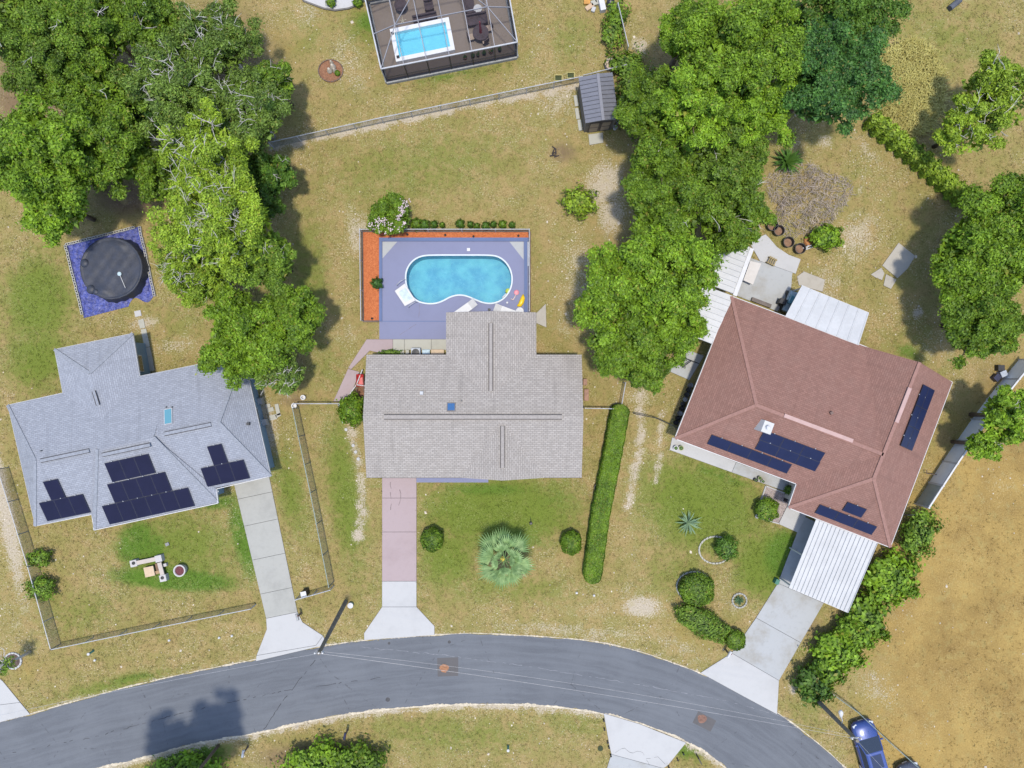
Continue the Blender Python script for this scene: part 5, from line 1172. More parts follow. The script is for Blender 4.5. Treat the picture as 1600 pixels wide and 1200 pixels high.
for s_ in (.30, .70):
    p = fa.lerp(fb, s_) + nrm * .03; dr = MB().box((p.x, p.y, 1.0), (.82, .05, 1.85), rz).build('door', plain('tan shed door', (.22, .17, .12), .7, var=.1), sh)
    for e in (-.37, .37): MB().box((p.x + dx.x * e + nrm.x * .03, p.y + dx.y * e + nrm.y * .03, 1.0), (.09, .03, 1.85), rz).build('door_trim', plain('dark trim', (.05, .04, .035)), dr)
    for zz in (.12, 1.0, 1.88): MB().box((p.x + nrm.x * .03, p.y + nrm.y * .03, zz), (.64, .03, .09), rz).build('door_trim', plain('dark trim', (.05, .04, .035)), dr)
gable(fa + Vector((0, 0, zs)), fb + Vector((0, 0, zs)), (rf_.x, rf_.y + .15, zsr - .08), -nrm * .05, SHW, sh)
for i, (px, py) in enumerate(((900, 158), (902, 178), (906, 196))):
    p = P(px, py); MB().box((p.x, p.y, .05), (.28, .85, .1), R_(8)).build('stone_slab', CREAM_C, None, ['uppermost', 'middle', 'lowest'][i] + ' pale slab lying along the left shed wall', 'slab', 'slabs beside the shed')
for i, (px, py, r) in enumerate(((960.5, 201, .17), (964, 192.5, .13))):
    p = P(px, py); MB().lathe((p.x, p.y, 0), [(r * .85, 0), (r, .35), (r * .9, .35), (r * .8, .1)], 16).build('bucket', WHITEP, None, ('larger' if i == 0 else 'smaller') + ' white bucket at the front right shed corner', 'bucket')
for i, (px, py) in enumerate(((872, 125), (891, 121))):
    p = P(px, py); t = thing('planter_box', ('left' if i == 0 else 'right') + ' yellowish square planter on rear fence line', 'planter', (p.x, p.y, 0)); yl = plain('yellow planter', (.38, .33, .12), .7)
    for dx_, dy_, sx, sy in ((0, .22, .6, .04), (0, -.22, .6, .04), (.28, 0, .04, .4), (-.28, 0, .04, .4)): MB().box((p.x + dx_, p.y + dy_, .2), (sx, sy, .4), 0).build('side_board', yl, t)
    MB().box((p.x, p.y, .15), (.5, .38, .28)).build('soil', plain('dark soil', (.04, .05, .02), .95), t)
p = P(954, 99, .5); t = thing('cable_drum_table', 'round wooden drum table behind the grey shed', 'table', (p.x, p.y, 0)); wd = plain('weathered wood', (.36, .28, .22), .85, var=.2)
MB().lathe((p.x, p.y, 0), [(.4, 0), (.4, .06), (.2, .07), (.2, .48)], 20).build('core', wd, t); MB().lathe((p.x, p.y, .48), [(.45, 0), (.45, .07), (.07, .07), (.07, .03)], 24).build('drum_top', wd, t)
# ------------------------------------------------------------------ covered round pool on the blue tarp
def tarp_mat():
    t = NT('blue tarp'); p = t.pos(); n = t.noise(p, 3.5, 5, .7, .8); n2 = t.noise(p, 1.1, 3)
    c = t.mix(t.ramp(n, .35, .65), (.018, .022, .11), (.05, .065, .26)); c = t.mix(t.math('MULTIPLY', t.ramp(n, .60, .72), t.ramp(n2, .40, .6)), c, (.28, .26, .30))
    t.set(Base_Color=c, Roughness=.45); t.bump(n, .8, .08); return t.m
tq = [P2(104, 383), P2(219, 354), P2(244, 468), P2(132, 497)]; PAVED.append(tq)
V = []; F = []; m = 40
for j in range(m):
    for i in range(m):
        a = Vector(tq[0]).lerp(Vector(tq[1]), i / (m - 1)); b = Vector(tq[3]).lerp(Vector(tq[2]), i / (m - 1)); q_ = a.lerp(b, (j / (m - 1)) * (1 - (.05 * math.sin(i * .5) + .04 if i > 24 else 0)))
        V.append((q_.x, q_.y, .03 + .05 * abs(math.sin(i * .9 + j * .35) * math.cos(j * .8 - i * .3)) + random.uniform(0, .02)))
F = [(j * m + i, (j + 1) * m + i, (j + 1) * m + i + 1, j * m + i + 1) for j in range(m - 1) for i in range(m - 1)]
MB().add(V, F).build('ground_tarp', tarp_mat(), None, 'crumpled shiny blue tarp spread under the black-covered pool', 'tarp')
bl = MB(); w3 = .035; L_, D_, Hh = .40, .19, .19
for x0 in (-L_ / 2 + w3 / 2, 0, L_ / 2 - w3 / 2): bl.box((x0, 0, Hh / 2), (w3, D_ - 2 * w3 - .002, Hh - .002))
for y0 in (-D_ / 2 + w3 / 2, D_ / 2 - w3 / 2): bl.box((0, y0, Hh / 2), (L_, w3, Hh))
BLM = concrete('cement block', (.34, .33, .30), .3, 2); be = None; edgec = P(170, 425)
be = thing('block_border', 'border of pale hollow concrete blocks around the blue tarp', 'border', (edgec.x, edgec.y, 0))
proto = bl.build('concrete_block', BLM, be, local=True); used = False
for a, b in ((tq[0], tq[1]), (tq[1], tq[2]), (tq[0], tq[3])):
    a, b = Vector(a), Vector(b); d = (b - a).normalized(); n = int((b - a).length / .43); nn = Vector((-d.y, d.x))
    for k in range(n):
        p = a + d * (.22 + .43 * k); o = proto if not used else proto.copy()
        if used: col.objects.link(o)
        used = True; o.location = (p.x - edgec.x + random.uniform(-.02, .02), p.y - edgec.y, .002); o.rotation_euler.z = math.atan2(d.y, d.x) + random.uniform(-.04, .04)
PC = P(173, 419, .9); cp = thing('covered_pool', 'round above-ground pool under a wrinkled black cover on tarp', 'pool', (PC.x, PC.y, 0))
COV = plain('black vinyl cover', (.022, .026, .040), .55, var=.3, scale=1.2, bump=.5, spec=.4)
V = []; F = []; nr_, na = 26, 72
for i in range(nr_ + 1):
    f = i / nr_
    for k in range(na):
        a = 2 * math.pi * k / na
        if f < .8: r = 2.35 * f / .8; z_ = .80 + .015 * math.sin(7 * r * math.cos(a) + 2) * math.sin(5 * r * math.sin(a)) + .02 * math.sin(4 * r * math.cos(a + .6)) * f + (.14 * math.exp(-((r - 1.9) / .35) ** 2) * max(0, math.sin(2.0 * a - .9)) ** 6)
        else:
            g = (f - .8) / .2; r = 2.35 + .18 * g + .05 * math.sin(23 * a) * g + .06 * math.sin(7 * a + 1) * g; z_ = .88 * (1 - g) + .06
        V.append((PC.x + r * math.cos(a), PC.y + r * math.sin(a), z_))
F = [(i * na + k, i * na + (k + 1) % na, (i + 1) * na + (k + 1) % na, (i + 1) * na + k) for i in range(nr_) for k in range(na)]
MB().add(V, F).build('cover', COV, cp, smooth=True)
for px, py, r in ((132, 411, .34), (142, 452, .36), (150, 456, .26)):
    p = P(px, py, .8); MB().lathe((p.x, p.y, .68), [(r, -.05), (r, .1), (r * .8, .2), (r * .35, .24), (.02, .25)], 20).build('cover_bulge', COV, cp, smooth=True)
MB().tube([P(188, 431, .86), P(196, 450, .88)], .025, 6).build('pole', WHITEP, cp); p = P(187, 428, .86); MB().lathe(tuple(p), [(.15, 0), (.16, .04), (.1, .06)], 12).build('net_head', plain('pale blue plastic', (.3, .38, .42)), cp)
# stepping slabs toward the silver-roofed house
for i, (px, py, w_, h_) in enumerate(((216, 490, .5, .45), (222, 506, .42, .7), (226, 521, .42, .7), (229, 535, .42, .75), (232, 550, .42, .7), (235, 563, .42, .6), (237, 574, .42, .55))):
    p = P(px, py); MB().box((p.x, p.y, .03), (w_, h_, .06), R_(12)).build('stepping_slab', CREAM_C if i else WHITE_C, None, ['white slab at the tarp end of the path', 'second path slab from the blue tarp', 'third path slab from the blue tarp', 'fourth path slab from the blue tarp', 'fifth path slab from the blue tarp', 'sixth path slab from the blue tarp', 'last path slab, beside the silver house wall'][i], 'slab', 'slabs of the path to the tarp pool')
for i, (px, py, r) in enumerate(((531, 633, .15), (534, 646, .13), (536, 659, .12), (541, 671, .13), (552, 696, .13), (556, 706, .13), (560, 717, .14))):
    p = P(px, py); MB().lathe((p.x, p.y, 0), [(r, 0), (r, .06), (r * .7, .08), (r * .45, .05)] if i == 1 else [(r, 0), (r, .06), (r * .7, .08), (.02, .085)], 16).build('round_stone', WHITE_C, None, ['first', 'second, ring-shaped', 'third', 'fourth', 'fifth', 'sixth', 'seventh'][i] + ' round white stone down from the low fence by middle house', 'stone', 'round white stones beside the middle house')
# ------------------------------------------------------------------ garden seat, chest, table and planter on the left lawn
WST = concrete('white stone', (.36, .34, .33), .25, 2); bs = P(230, 880); be = thing('garden_bench', 'white stone L-shaped garden bench with square end blocks', 'bench', (bs.x, bs.y, 0)); ra = R_(12)
for px, py in ((208.5, 880.5), (247.5, 873), (254.5, 903.5)): p = P(px, py, .45); MB().box((p.x, p.y, .24), (.52, .52, .48), ra).build('end_block', WST, be, bevel=.02)
for a, b in (((214, 879.5), (243, 873.5)), ((249, 879), (254, 898))):
    mb = MB(); seg_box(mb, P(*a, .42), P(*b, .42), .32, .09); mb.build('seat_slab', concrete('cream slab', (.36, .31, .27), .25, 2), be)
for i, (px, py) in enumerate(((208.5, 880), (253.5, 903))): p = P(px, py, .5); MB().lathe((p.x, p.y, .482), [(.13, 0), (.13, .04), (.06, .04), (.06, .01)], 16).build('candle_ring', BLACKP, None, ('left' if i == 0 else 'lower right') + ' dark ring standing on the stone bench end block', 'candle holder')
p = P(233.5, 893, .4); t = thing('low_table', 'square tan low table inside the L-shaped bench', 'table', (p.x, p.y, 0)); MB().box((p.x, p.y, .41), (.76, .76, .06), ra).build('table_top', plain('tan board', (.40, .30, .20), .7, var=.08), t)
for sx in (-.3, .3):
    for sy in (-.3, .3): MB().box((p.x + sx, p.y + sy, .19), (.07, .07, .38), ra).build('leg', BRN, t)
p = P(247, 888, .3); t = thing('wooden_chest', 'brown wooden chest tucked inside the stone bench corner', 'chest', (p.x, p.y, 0)); MB().box((p.x, p.y, .16), (.34, .8, .32), ra).build('body', plain('brown stain', (.14, .08, .045), .7), t, bevel=.01); MB().box((p.x, p.y - .3, .335), (.36, .24, .03), ra).build('lid', plain('tan stain', (.26, .17, .09), .7), t)
p = P(257.5, 883, .3); MB().box((p.x, p.y, .15), (.24, .24, .3), ra).build('stone_block', WST, None, 'small pale block just right of the stone bench', 'block', bevel=.02)
p = P(280, 892, .6); t = thing('round_planter', 'round white planter with dark red soil beside stone bench', 'planter', (p.x, p.y, 0)); MB().lathe((p.x, p.y, 0), [(.36, 0), (.46, .5), (.47, .6), (.37, .6), (.34, .5)], 28).build('pot', WST, t); MB().lathe((p.x, p.y, .5), [(.36, 0), (.36, .03), (.02, .06)], 20).build('soil', plain('maroon mulch', (.10, .03, .035), .95, var=.4, scale=12), t)
p = P(262, 850); MB().box((p.x, p.y, .06), (.3, .25, .12), .4).build('utility_cover', plain('grey plastic', (.16, .16, .16)), None, 'small grey utility box on the left lawn above bench', 'utility box', bevel=.02)
# ------------------------------------------------------------------ utility poles, lamp and wires
POLEW = plain('weathered pole wood', (.13, .115, .095), .9, var=.3, scale=3)
b1, t1 = P(540, 940), P(498, 1021, 9.2); t = thing('utility_pole', 'leaning-looking wooden utility pole beside the left driveway apron', 'utility pole', b1)
MB().tube([b1 - Vector((0, 0, .2)), b1.lerp(t1, .5), t1], [.17, .15, .12], 10).build('pole', POLEW, t)
MB().tube([t1 + Vector((-.3, -.05, -.2)), t1 + Vector((.3, .05, -.2))], .04, 6).build('bracket', ALU, t)
for s_ in (-.25, 0, .25): MB().lathe(tuple(t1 + Vector((s_, .02, -.1))), [(.04, 0), (.07, .06), (.05, .15)], 8).build('insulator', WHITEP, t)
b2, t2 = P(1268, 1085), P(1340, 1158, 7.4); t = thing('utility_pole', 'wooden utility pole behind the blue car carrying a street lamp', 'utility pole', b2)
MB().tube([b2 - Vector((0, 0, .2)), b2.lerp(t2, .5), t2], [.17, .15, .12], 10).build('pole', POLEW, t)
arm = b2.lerp(t2, .68); lamp = P(1314, 1117, arm.z + .35)
lm = MB().tube([arm, arm.lerp(lamp, .5) + Vector((0, 0, .2)), lamp], .03, 6).build('lamp_arm', ALU, t)
d = (lamp - arm).normalized(); MB().tube([lamp - d * .25, lamp, lamp + d * .25, lamp + d * .42], [.06, .13, .17, .08], 10).build('lamp_head', WHITEP, t, smooth=True)
for s_ in (-.3, 0, .3): MB().lathe(tuple(t2 + Vector((s_, .1, -.25))), [(.05, 0), (.09, .06), (.05, .18)], 8).build('insulator', WHITEP, t)
MB().tube([t2 + Vector((-.35, .1, -.28)), t2 + Vector((.35, .1, -.28))], .04, 6).build('bracket', ALU, t)
WIREM = plain('bare cable', (.30, .30, .31), .5, .2)
def wire(label, a, b, sag, r=.008):
    pts = [Vector(a).lerp(Vector(b), k / 40) - Vector((0, 0, sag * 4 * (k / 40) * (1 - k / 40))) for k in range(41)]; MB().tube(pts, r, 5).build('power_line', WIREM, None, label, 'cable')
wire('thin pale cable spanning the road between the two utility poles', t1, t2 + Vector((0, .1, -.1)), .6)
wire('thin cable leaving the left pole along the road to the left', t1, P(-150, 1150, 8.8), .5)
wire('thin cable leaving the lamp pole toward the bottom right corner', t2, P(1500, 1330, 7.4), .3)
wire('second thinner cable crossing the road bend above the first', P(492, 1017, 7.5), P(1333, 1150, 6.2), 1.3, .006)
# ------------------------------------------------------------------ cars
def car(label, px, py, heading, paint, L=4.5, Wd=1.86, Ht=1.5):
    c = P(px, py); t = thing('parked_car', label, 'car', (c.x, c.y, 0), 'cars parked on the verge'); t.rotation_euler.z = heading   # local +Y is forward
    pm = NT(label[:20] + ' paint'); pm.set(Base_Color=paint, Roughness=.42, Metallic=.2); pm.b.inputs['Coat Weight'].default_value = .6; pm.b.inputs['Coat Roughness'].default_value = .22
    sec = [(-1, .78, .42, .80), (-.97, .90, .26, .98), (-.8, .98, .2, 1.03), (-.35, 1, .2, 1.0), (.25, 1, .2, .97), (.55, .99, .2, .94), (.8, .95, .22, .86), (.93, .84, .26, .74), (1, .62, .36, .60)]
    V = []; m = 10
    for f, w, z0, z1 in sec:
        y, hw = f * L / 2, w * Wd / 2; zm = (z0 + z1) / 2
        for x, zz in ((-.80, z0), (-.97, z0 + .12), (-1, zm), (-.96, z1 - .10), (-.78, z1), (.78, z1), (.96, z1 - .10), (1, zm), (.97, z0 + .12), (.80, z0)): V.append((x * hw, y, zz + (.03 if abs(x) < .8 and zz == z1 else 0)))
    n = len(sec); F = [(i * m + j, i * m + (j + 1) % m, (i + 1) * m + (j + 1) % m, (i + 1) * m + j) for i in range(n - 1) for j in range(m)] + [tuple(range(m - 1, -1, -1)), tuple(range((n - 1) * m, n * m))]
    body = MB().add(V, F).build('body', pm.m, t, local=True, smooth=True)
    y0, y1, y2, y3 = -L * .44, -L * .30, L * .05, L * .24; h0, h1 = .96, Ht; w0, w1 = Wd * .46, Wd * .36
    G = [(-w0, y0, h0), (w0, y0, h0), (w0, y3, h0), (-w0, y3, h0), (-w1, y1, h1 - .03), (w1, y1, h1 - .03), (w1, y2, h1 - .02), (-w1, y2, h1 - .02)]
    MB().add(G, [(3, 2, 1, 0), (0, 1, 5, 4), (2, 3, 7, 6), (1, 2, 6, 5), (3, 0, 4, 7)]).build('windows', glass_mat('car glass', (.012, .018, .03), .04), t, local=True)
    e = .03; RT = [(-w1 - e, y1 - .05, h1 - .05), (w1 + e, y1 - .05, h1 - .05), (w1 + e, y2 + .04, h1 - .05), (-w1 - e, y2 + .04, h1 - .05), (-w1 + .1, y1 + .1, h1 + .02), (w1 - .1, y1 + .1, h1 + .02), (w1 - .1, y2 - .08, h1 + .02), (-w1 + .1, y2 - .08, h1 + .02)]
    rf2 = MB().add(RT, [(3, 2, 1, 0), (4, 5, 6, 7), (0, 1, 5, 4), (1, 2, 6, 5), (2, 3, 7, 6), (3, 0, 4, 7)]).build('car_roof', pm.m, t, local=True, bevel=.02)
    MB().box((0, (y1 + y2) / 2 + .05, h1 + .025), (w1 * 1.25, (y2 - y1) * .66, .02)).build('sunroof', glass_mat('sunroof glass', (.01, .015, .04), .06), rf2, local=True)
    for s_ in (-1, 1):
        for ya, za, yb, zb in ((y3, h0, y2, h1 - .02), (y0, h0, y1, h1 - .03)): MB().tube([(s_ * w0, ya, za), (s_ * w1, yb, zb)], .045, 6).build('pillar', pm.m, t, local=True)
        for yy in (-L * .31, L * .31):
            wv = MB(); wv.tube([(s_ * (Wd / 2 - .20), yy, .33), (s_ * (Wd / 2 + .005), yy, .33)], .33, 20); wo = wv.build('wheel', BLACKP, t, local=True); MB().tube([(s_ * (Wd / 2 - .0), yy, .33), (s_ * (Wd / 2 + .012), yy, .33)], .2, 12).build('rim', ALU, wo, local=True)
        MB().box((s_ * (Wd / 2 + .07), L * .17, 1.0), (.2, .11, .13)).build('wing_mirror', pm.m, t, local=True, bevel=.03)
        MB().box((s_ * Wd * .34, L * .455, .71), (.34, .22, .10), s_ * -.35).build('headlight', glass_mat('lamp glass', (.4, .42, .45), .1), t, local=True, bevel=.03)
        MB().box((s_ * Wd * .38, -L * .475, .82), (.2, .12, .18)).build('tail_light', plain('red lens', (.2, .01, .01), .2), t, local=True)
    MB().box((0, L * .488, .5), (Wd * .5, .06, .2)).build('grille', BLACKP, t, local=True); MB().box((0, L * .497, .42), (.4, .03, .12)).build('number_plate', WHITEP, t, local=True)
    for s_ in (-.12, .2): MB().box((s_, L * .30, .965), (.02, .4, .012)).build('bonnet_crease', pm.m, t, local=True)
    return t
car('blue hatchback with dark sunroof parked on the verge', 1352, 1164, R_(16), (.022, .048, .19))
car('dark car mostly below the frame right of blue hatchback', 1425, 1228, R_(22), (.06, .065, .09))
# ------------------------------------------------------------------ small things about the yards
def box_thing(name, label, cat, px, py, size, rz, m, z=0, lid=None, bevel=.01):
    p = P(px, py, z + size[2] * .5); t = thing(name, label, cat, (p.x, p.y, z)); MB().box((p.x, p.y, z + size[2] / 2), size, rz).build('body', m, t, bevel=bevel)
    if lid: MB().box((p.x, p.y, z + size[2] + .015), (size[0] * 1.04, size[1] * 1.04, .03), rz).build('lid', lid, t)
    return t
def mailbox(label, px, py, m, rz, post=BRN):
    p = P(px, py); t = thing('mailbox', label, 'mailbox', (p.x, p.y, 0)); MB().box((p.x, p.y, .5), (.1, .1, 1.0), rz).build('post', post, t)
    prof = [(-.09, 0), (.09, 0), (.09, .12), (.06, .18), (0, .205), (-.06, .18), (-.09, .12)]; mm = Matrix.Rotation(rz, 3, 'Z'); vs_ = [Vector((p.x, p.y, 1.0)) + mm @ Vector((x, y, zz)) for y in (-.26, .26) for x, zz in prof]
    MB().add(vs_, [tuple(range(6, -1, -1)), tuple(range(7, 14))] + [(i, (i + 1) % 7, 7 + (i + 1) % 7, 7 + i) for i in range(7)]).build('box', m, t)
    f = Vector((p.x, p.y, 1.17)) + mm @ Vector((.105, .1, 0)); MB().box(f, (.02, .05, .14), rz).build('flag', plain('red flag', (.3, .02, .02)), t)
mailbox('white mailbox on post at the lower road edge near shadow', 388, 1166, WHITEP, R_(-10)); mailbox('black mailbox on post beside the lower road edge', 544, 1139, plain('navy metal', (.02, .022, .05), .4), R_(-10)); mailbox('small white mailbox at the right driveway flare', 1133, 1014, WHITEP, R_(-30)); mailbox('mailbox on grey post by the left driveway flare', 471, 957, plain('grey metal', (.25, .25, .25), .5), R_(15))
def post_marker(label, px, py, m, h=.7, r=.05, top=None):
    p = P(px, py); t = thing('marker_post', label, 'marker', (p.x, p.y, 0)); MB().lathe((p.x, p.y, 0), [(r, 0), (r, h)], 10).build('stake', m, t); MB().lathe((p.x, p.y, h), [(r * 1.4, 0), (r * 1.4, .08), (r * .4, .12)], 10).build('cap', top or WHITEP, t)
TEAL = plain('teal plastic', (.06, .22, .19), .5)
post_marker('teal utility marker with white cap on left verge', 146, 1017, TEAL, .6, .08); post_marker('teal utility marker with white cap on lower verge', 794, 1166, TEAL, .6, .08); post_marker('pale green utility box top beside the left pole', 549, 944, plain('pale green', (.22, .36, .27), .5), .3, .16, WHITEP)
for i, (px, py) in enumerate(((901, 926), (928, 930), (149, 1031), (265, 1000), (343, 996), (363, 993))):
    p = P(px, py); MB().lathe((p.x, p.y, 0), [(.09, 0), (.09, .12), (.04, .16)], 10).build('survey_cap', WHITEP, None, ['left white cap below the long hedge end', 'right white cap below the long hedge end', 'white cap just below the teal left marker', 'pale cap under the left front fence', 'left of two white caps near left driveway', 'white cap closest to the left driveway apron'][i], 'ground cap', 'white caps in the grass')
t = box_thing('rubbish_bin', 'black rubbish bin with white lid inside the front fence corner', 'bin', 477, 926, (.42, .42, .9), R_(12), BLACKP, lid=WHITEP)
p = P(934, 762, .4); MB().lathe((p.x, p.y, 0), [(.22, 0), (.28, .42), (.25, .42), (.2, .15)], 18).build('black_pot', BLACKP, None, 'empty black pot against the left side of long hedge', 'pot'); p = P(938, 768); MB().lathe((p.x, p.y, 0), [(.08, 0), (.09, .12), (.03, .15)], 8).build('garden_tap', plain('tan knob', (.35, .28, .2)), None, 'tiny tan knob beside the black hedge pot', 'tap')
p = P(829.5, 817); t = thing('lawn_sprinkler', 'dark iron lawn sprinkler stake right of fan palm', 'sprinkler', (p.x, p.y, 0)); MB().box((p.x, p.y, .12), (.22, .2, .24), .3).build('body', BLACKP, t, bevel=.03); MB().tube([(p.x, p.y, .2), (p.x - .02, p.y + .42, .55)], .025, 6).build('spike', BLACKP, t)
# things behind the middle house
box_thing('storage_box', 'small cream box beside the rear air conditioner', 'box', 637, 550, (.26, .3, .45), 0, CREAM_C)
p = P(649.5, 551, .7); t = thing('air_conditioner', 'round-fan air conditioner behind the middle house', 'air conditioner', (p.x, p.y, .05)); MB().box((p.x, p.y, .4), (.72, .72, .7)).build('casing', plain('grey casing', (.26, .28, .31), .5, .2), t, bevel=.03); MB().lathe((p.x, p.y, .75), [(.3, 0), (.3, .03), (.22, .035), (.05, .05)], 24).build('fan_grille', BLACKP, t)
box_thing('pump_box', 'pale blue pump box right of the rear air conditioner', 'box', 666, 550, (.6, .36, .35), 0, plain('pale blue plastic', (.3, .38, .42)))
box_thing('wooden_planter', 'tan wooden planter along the rear wall near house wing', 'planter', 684, 550, (1.0, .38, .4), 0, plain('tan board', (.40, .30, .20)))
shrub('low flowers against the rear wall left of cream box', 610, 551, 14, 4, .4, 'olive', 0, 1.5, rough=.5, leaf=.07)
t = thing('wheelbarrow', 'red wheelbarrow tucked beside the left wall of middle house', 'wheelbarrow', P(565, 595)); p = P(565, 595)
MB().add([(p.x - .3, p.y - .45, .6), (p.x + .3, p.y - .45, .6), (p.x + .28, p.y + .5, .65), (p.x - .28, p.y + .5, .65), (p.x - .18, p.y - .3, .3), (p.x + .18, p.y - .3, .3), (p.x + .16, p.y + .25, .3), (p.x - .16, p.y + .25, .3)], [(4, 5, 6, 7), (0, 1, 5, 4), (1, 2, 6, 5), (2, 3, 7, 6), (3, 0, 4, 7)]).build('tray', plain('red paint', (.36, .03, .03), .35), t)
MB().tube([(p.x, p.y + .62, .2), (p.x + .06, p.y + .62, .2)], .2, 14).build('wheel', BLACKP, t)
for s_ in (-1, 1): MB().tube([(p.x + s_ * .1, p.y + .6, .25), (p.x + s_ * .25, p.y - .4, .45), (p.x + s_ * .28, p.y - .9, .6)], .025, 6).build('handle', BRN, t); MB().tube([(p.x + s_ * .22, p.y - .3, .4), (p.x + s_ * .24, p.y - .4, .02)], .02, 6).build('leg', ALU, t)
t = thing('white_rail', 'white pipe railing beside the pink path', 'railing', P(556, 592))
for a, b in (((566, 578), (557, 601)), ((557, 601), (570, 603)), ((557, 601), (543, 621))): MB().tube([P(*a, .5), P(*b, .5)], .04, 6).build('rail', WHITEP, t)
for a in ((566, 578), (557, 601), (543, 621)): MB().tube([P(*a), P(*a, .52)], .04, 6).build('post', WHITEP, t)
structure(MB().prism([P2(561, 604), P2(573, 604), P2(573, 627), P2(543, 627)], -.02, .03).build('bark_bed', mulch('brown bark mulch', (.10, .045, .025), (.22, .11, .06)))); PAVED.append([P2(561, 604), P2(573, 604), P2(573, 627), P2(543, 627)])
for i, (px, py, w_, h_) in enumerate(((912, 597, .3, .5), (914, 617, .35, .9))): box_thing('wall_crate', ('upper' if i == 0 else 'lower') + ' small brown crate beside the right wall of middle house', 'crate', px + 2, py, (w_, h_, .4), 0, plain('rust brown', (.2, .1, .06)))
# beside the silver-roofed house
for i, (px, py, sx, sy, hh, lb) in enumerate(((406, 627, .45, .45, .5, 'grey utility box at the right wall of silver house'), (413, 660, .5, .45, .55, 'pale square cover box at the silver house right wall'))): box_thing('utility_box', lb, 'utility box', px, py, (sx, sy, hh), R_(13), GREY_C, lid=plain('grey lid', (.3, .29, .28)))
for i, (px, py, sx, sy, rz) in enumerate(((423, 640, .5, .32, .3), (434, 640, .3, .9, .2), (427, 652, .6, .4, .2), (435, 649, .42, .25, .5), (419, 634, .35, .3, .1))): p = P(px, py); MB().box((p.x, p.y, .04), (sx, sy, .08), rz).build('paving_stone', CREAM_C, None, ['paver left of the tall broken slab by silver house', 'tall broken slab standing out right of silver house', 'lowest large paver right of the silver house', 'small tilted paver touching the tall broken slab', 'topmost small paver right of the silver house'][i], 'paver', 'loose pavers right of the silver house', bevel=.01)
for i, (px, py, r) in enumerate(((475, 621, .2), (461, 634, .22))): p = P(px, py); MB().lathe((p.x, p.y, 0), [(r * .8, 0), (r, .3), (r * .6, .3), (r * .5, .1)], 14).build('garden_pot', WHITEP, None, ['white pot above the corner of low fence', 'pale pot under the tall fence end post'][i], 'pot')
# around the terracotta house
c4 = [P2(1196, 759), P2(1238, 775), P2(1217, 818), P2(1180, 808)]; PAVED.append(c4)
gb = structure(MB().prism(c4, -.02, .03).build('pebble_bed', plain('bed grit', (.24, .20, .18), .95, var=.3, scale=10)))
cenb = Vector((sum(p[0] for p in c4) / 4, sum(p[1] for p in c4) / 4)); mb = MB(); k = 0
while k < 900:
    x, y = random.uniform(min(p[0] for p in c4), max(p[0] for p in c4)), random.uniform(min(p[1] for p in c4), max(p[1] for p in c4))
    if not inpoly(np.array([x]), np.array([y]), offset_poly(c4, .08))[0]: continue
    r = random.uniform(.025, .06); a = random.uniform(0, 6.28); mb.add([(x + r * math.cos(a + i * 1.257), y + r * .8 * math.sin(a + i * 1.257), .03) for i in range(5)] + [(x, y, .03 + r * .9)], [(i, (i + 1) % 5, 5) for i in range(5)]); k += 1
o = mb.build('pebbles', plain('pink white pebbles', (.36, .30, .29), .8, var=.5, scale=9), gb); o['kind'] = 'stuff'
for i in range(4):
    mb = MB(); seg_box(mb, Vector((*c4[i], .06)), Vector((*c4[(i + 1) % 4], .06)), .09, .12); mb.build('kerb_edge', WHITE_C, gb)
def ring_stones(label, px, py, rx, ry, n, m, name='stone_ring', sz=.13):
    p = P(px, py); t = thing(name, label, 'stone ring', (p.x, p.y, 0))
    for k in range(n):
        a = 2 * math.pi * k / n; MB().box((p.x + rx / S * math.cos(a), p.y + ry / S * math.sin(a), .06), (sz * random.uniform(.8, 1.1), 2 * math.pi * (rx + ry) / 2 / S / n * .92, .12), math.atan2(ry * math.sin(a), rx * math.cos(a))).build('stone', m, t, bevel=.015)
ring_stones('large pale stone ring on the right front lawn', 1117, 859, 25, 21, 30, CREAM_C); ring_stones('small round stone ring near the right driveway', 1155, 938, 11, 11, 16, GREY_C); ring_stones('ring of dark stones round oval shrub', 1084, 916, 27, 23, 28, GREY_C, sz=.1)
ring_stones('white scalloped ring round the slim tree at left edge', 21, 1032, 13, 12, 16, WHITE_C); ring_stones('dark edging ring round the white figurines bed', 517, 111, 19, 17, 26, BRN, sz=.08)
p = P(1128, 851); MB().lathe((p.x, p.y, 0), [(.2, 0), (.26, .12), (.18, .28), (.04, .34)], 9).build('boulder', GREY_C, None, 'rough grey boulder beside the ringed shrub', 'rock')
structure(MB().lathe(tuple(P(21, 1032)), [(.6, -.02), (.6, .03), (.5, .05)], 20).build('bark_bed', mulch('dark bark', (.05, .035, .03), (.12, .08, .06))))
structure(MB().lathe(tuple(P(517, 111)), [(.92, -.02), (.92, .03), (.8, .05)], 24).build('bark_bed', mulch('red bark', (.13, .055, .03), (.26, .13, .07))))
for i, (px, py, s_) in enumerate(((516, 112, .2), (521, 106, .22), (519, 100, .14), (524, 112, .16))): p = P(px, py); MB().lathe((p.x, p.y, .02), [(s_, 0), (s_ * 1.1, .15), (s_ * .6, .35), (s_ * .5, .5), (s_ * .15, .6)], 10).build('figurine', plain('ivory stone', (.42, .37, .30), .7, var=.15), None, ['lower left', 'large middle', 'topmost', 'right-hand'][i] + ' ivory garden figurine in the round bark bed', 'figurine', smooth=True)
shrub('tiny green plant among ivory figurines', 527, 114, 4, 4, .4, 'mid', 0, 2, leaf=.06)
tr_ = tree('slim bare young tree inside the white ring at left edge', 8, 1040, 14, 3.5, 'olive', .12, .12, None, 16, bark=GREYB)
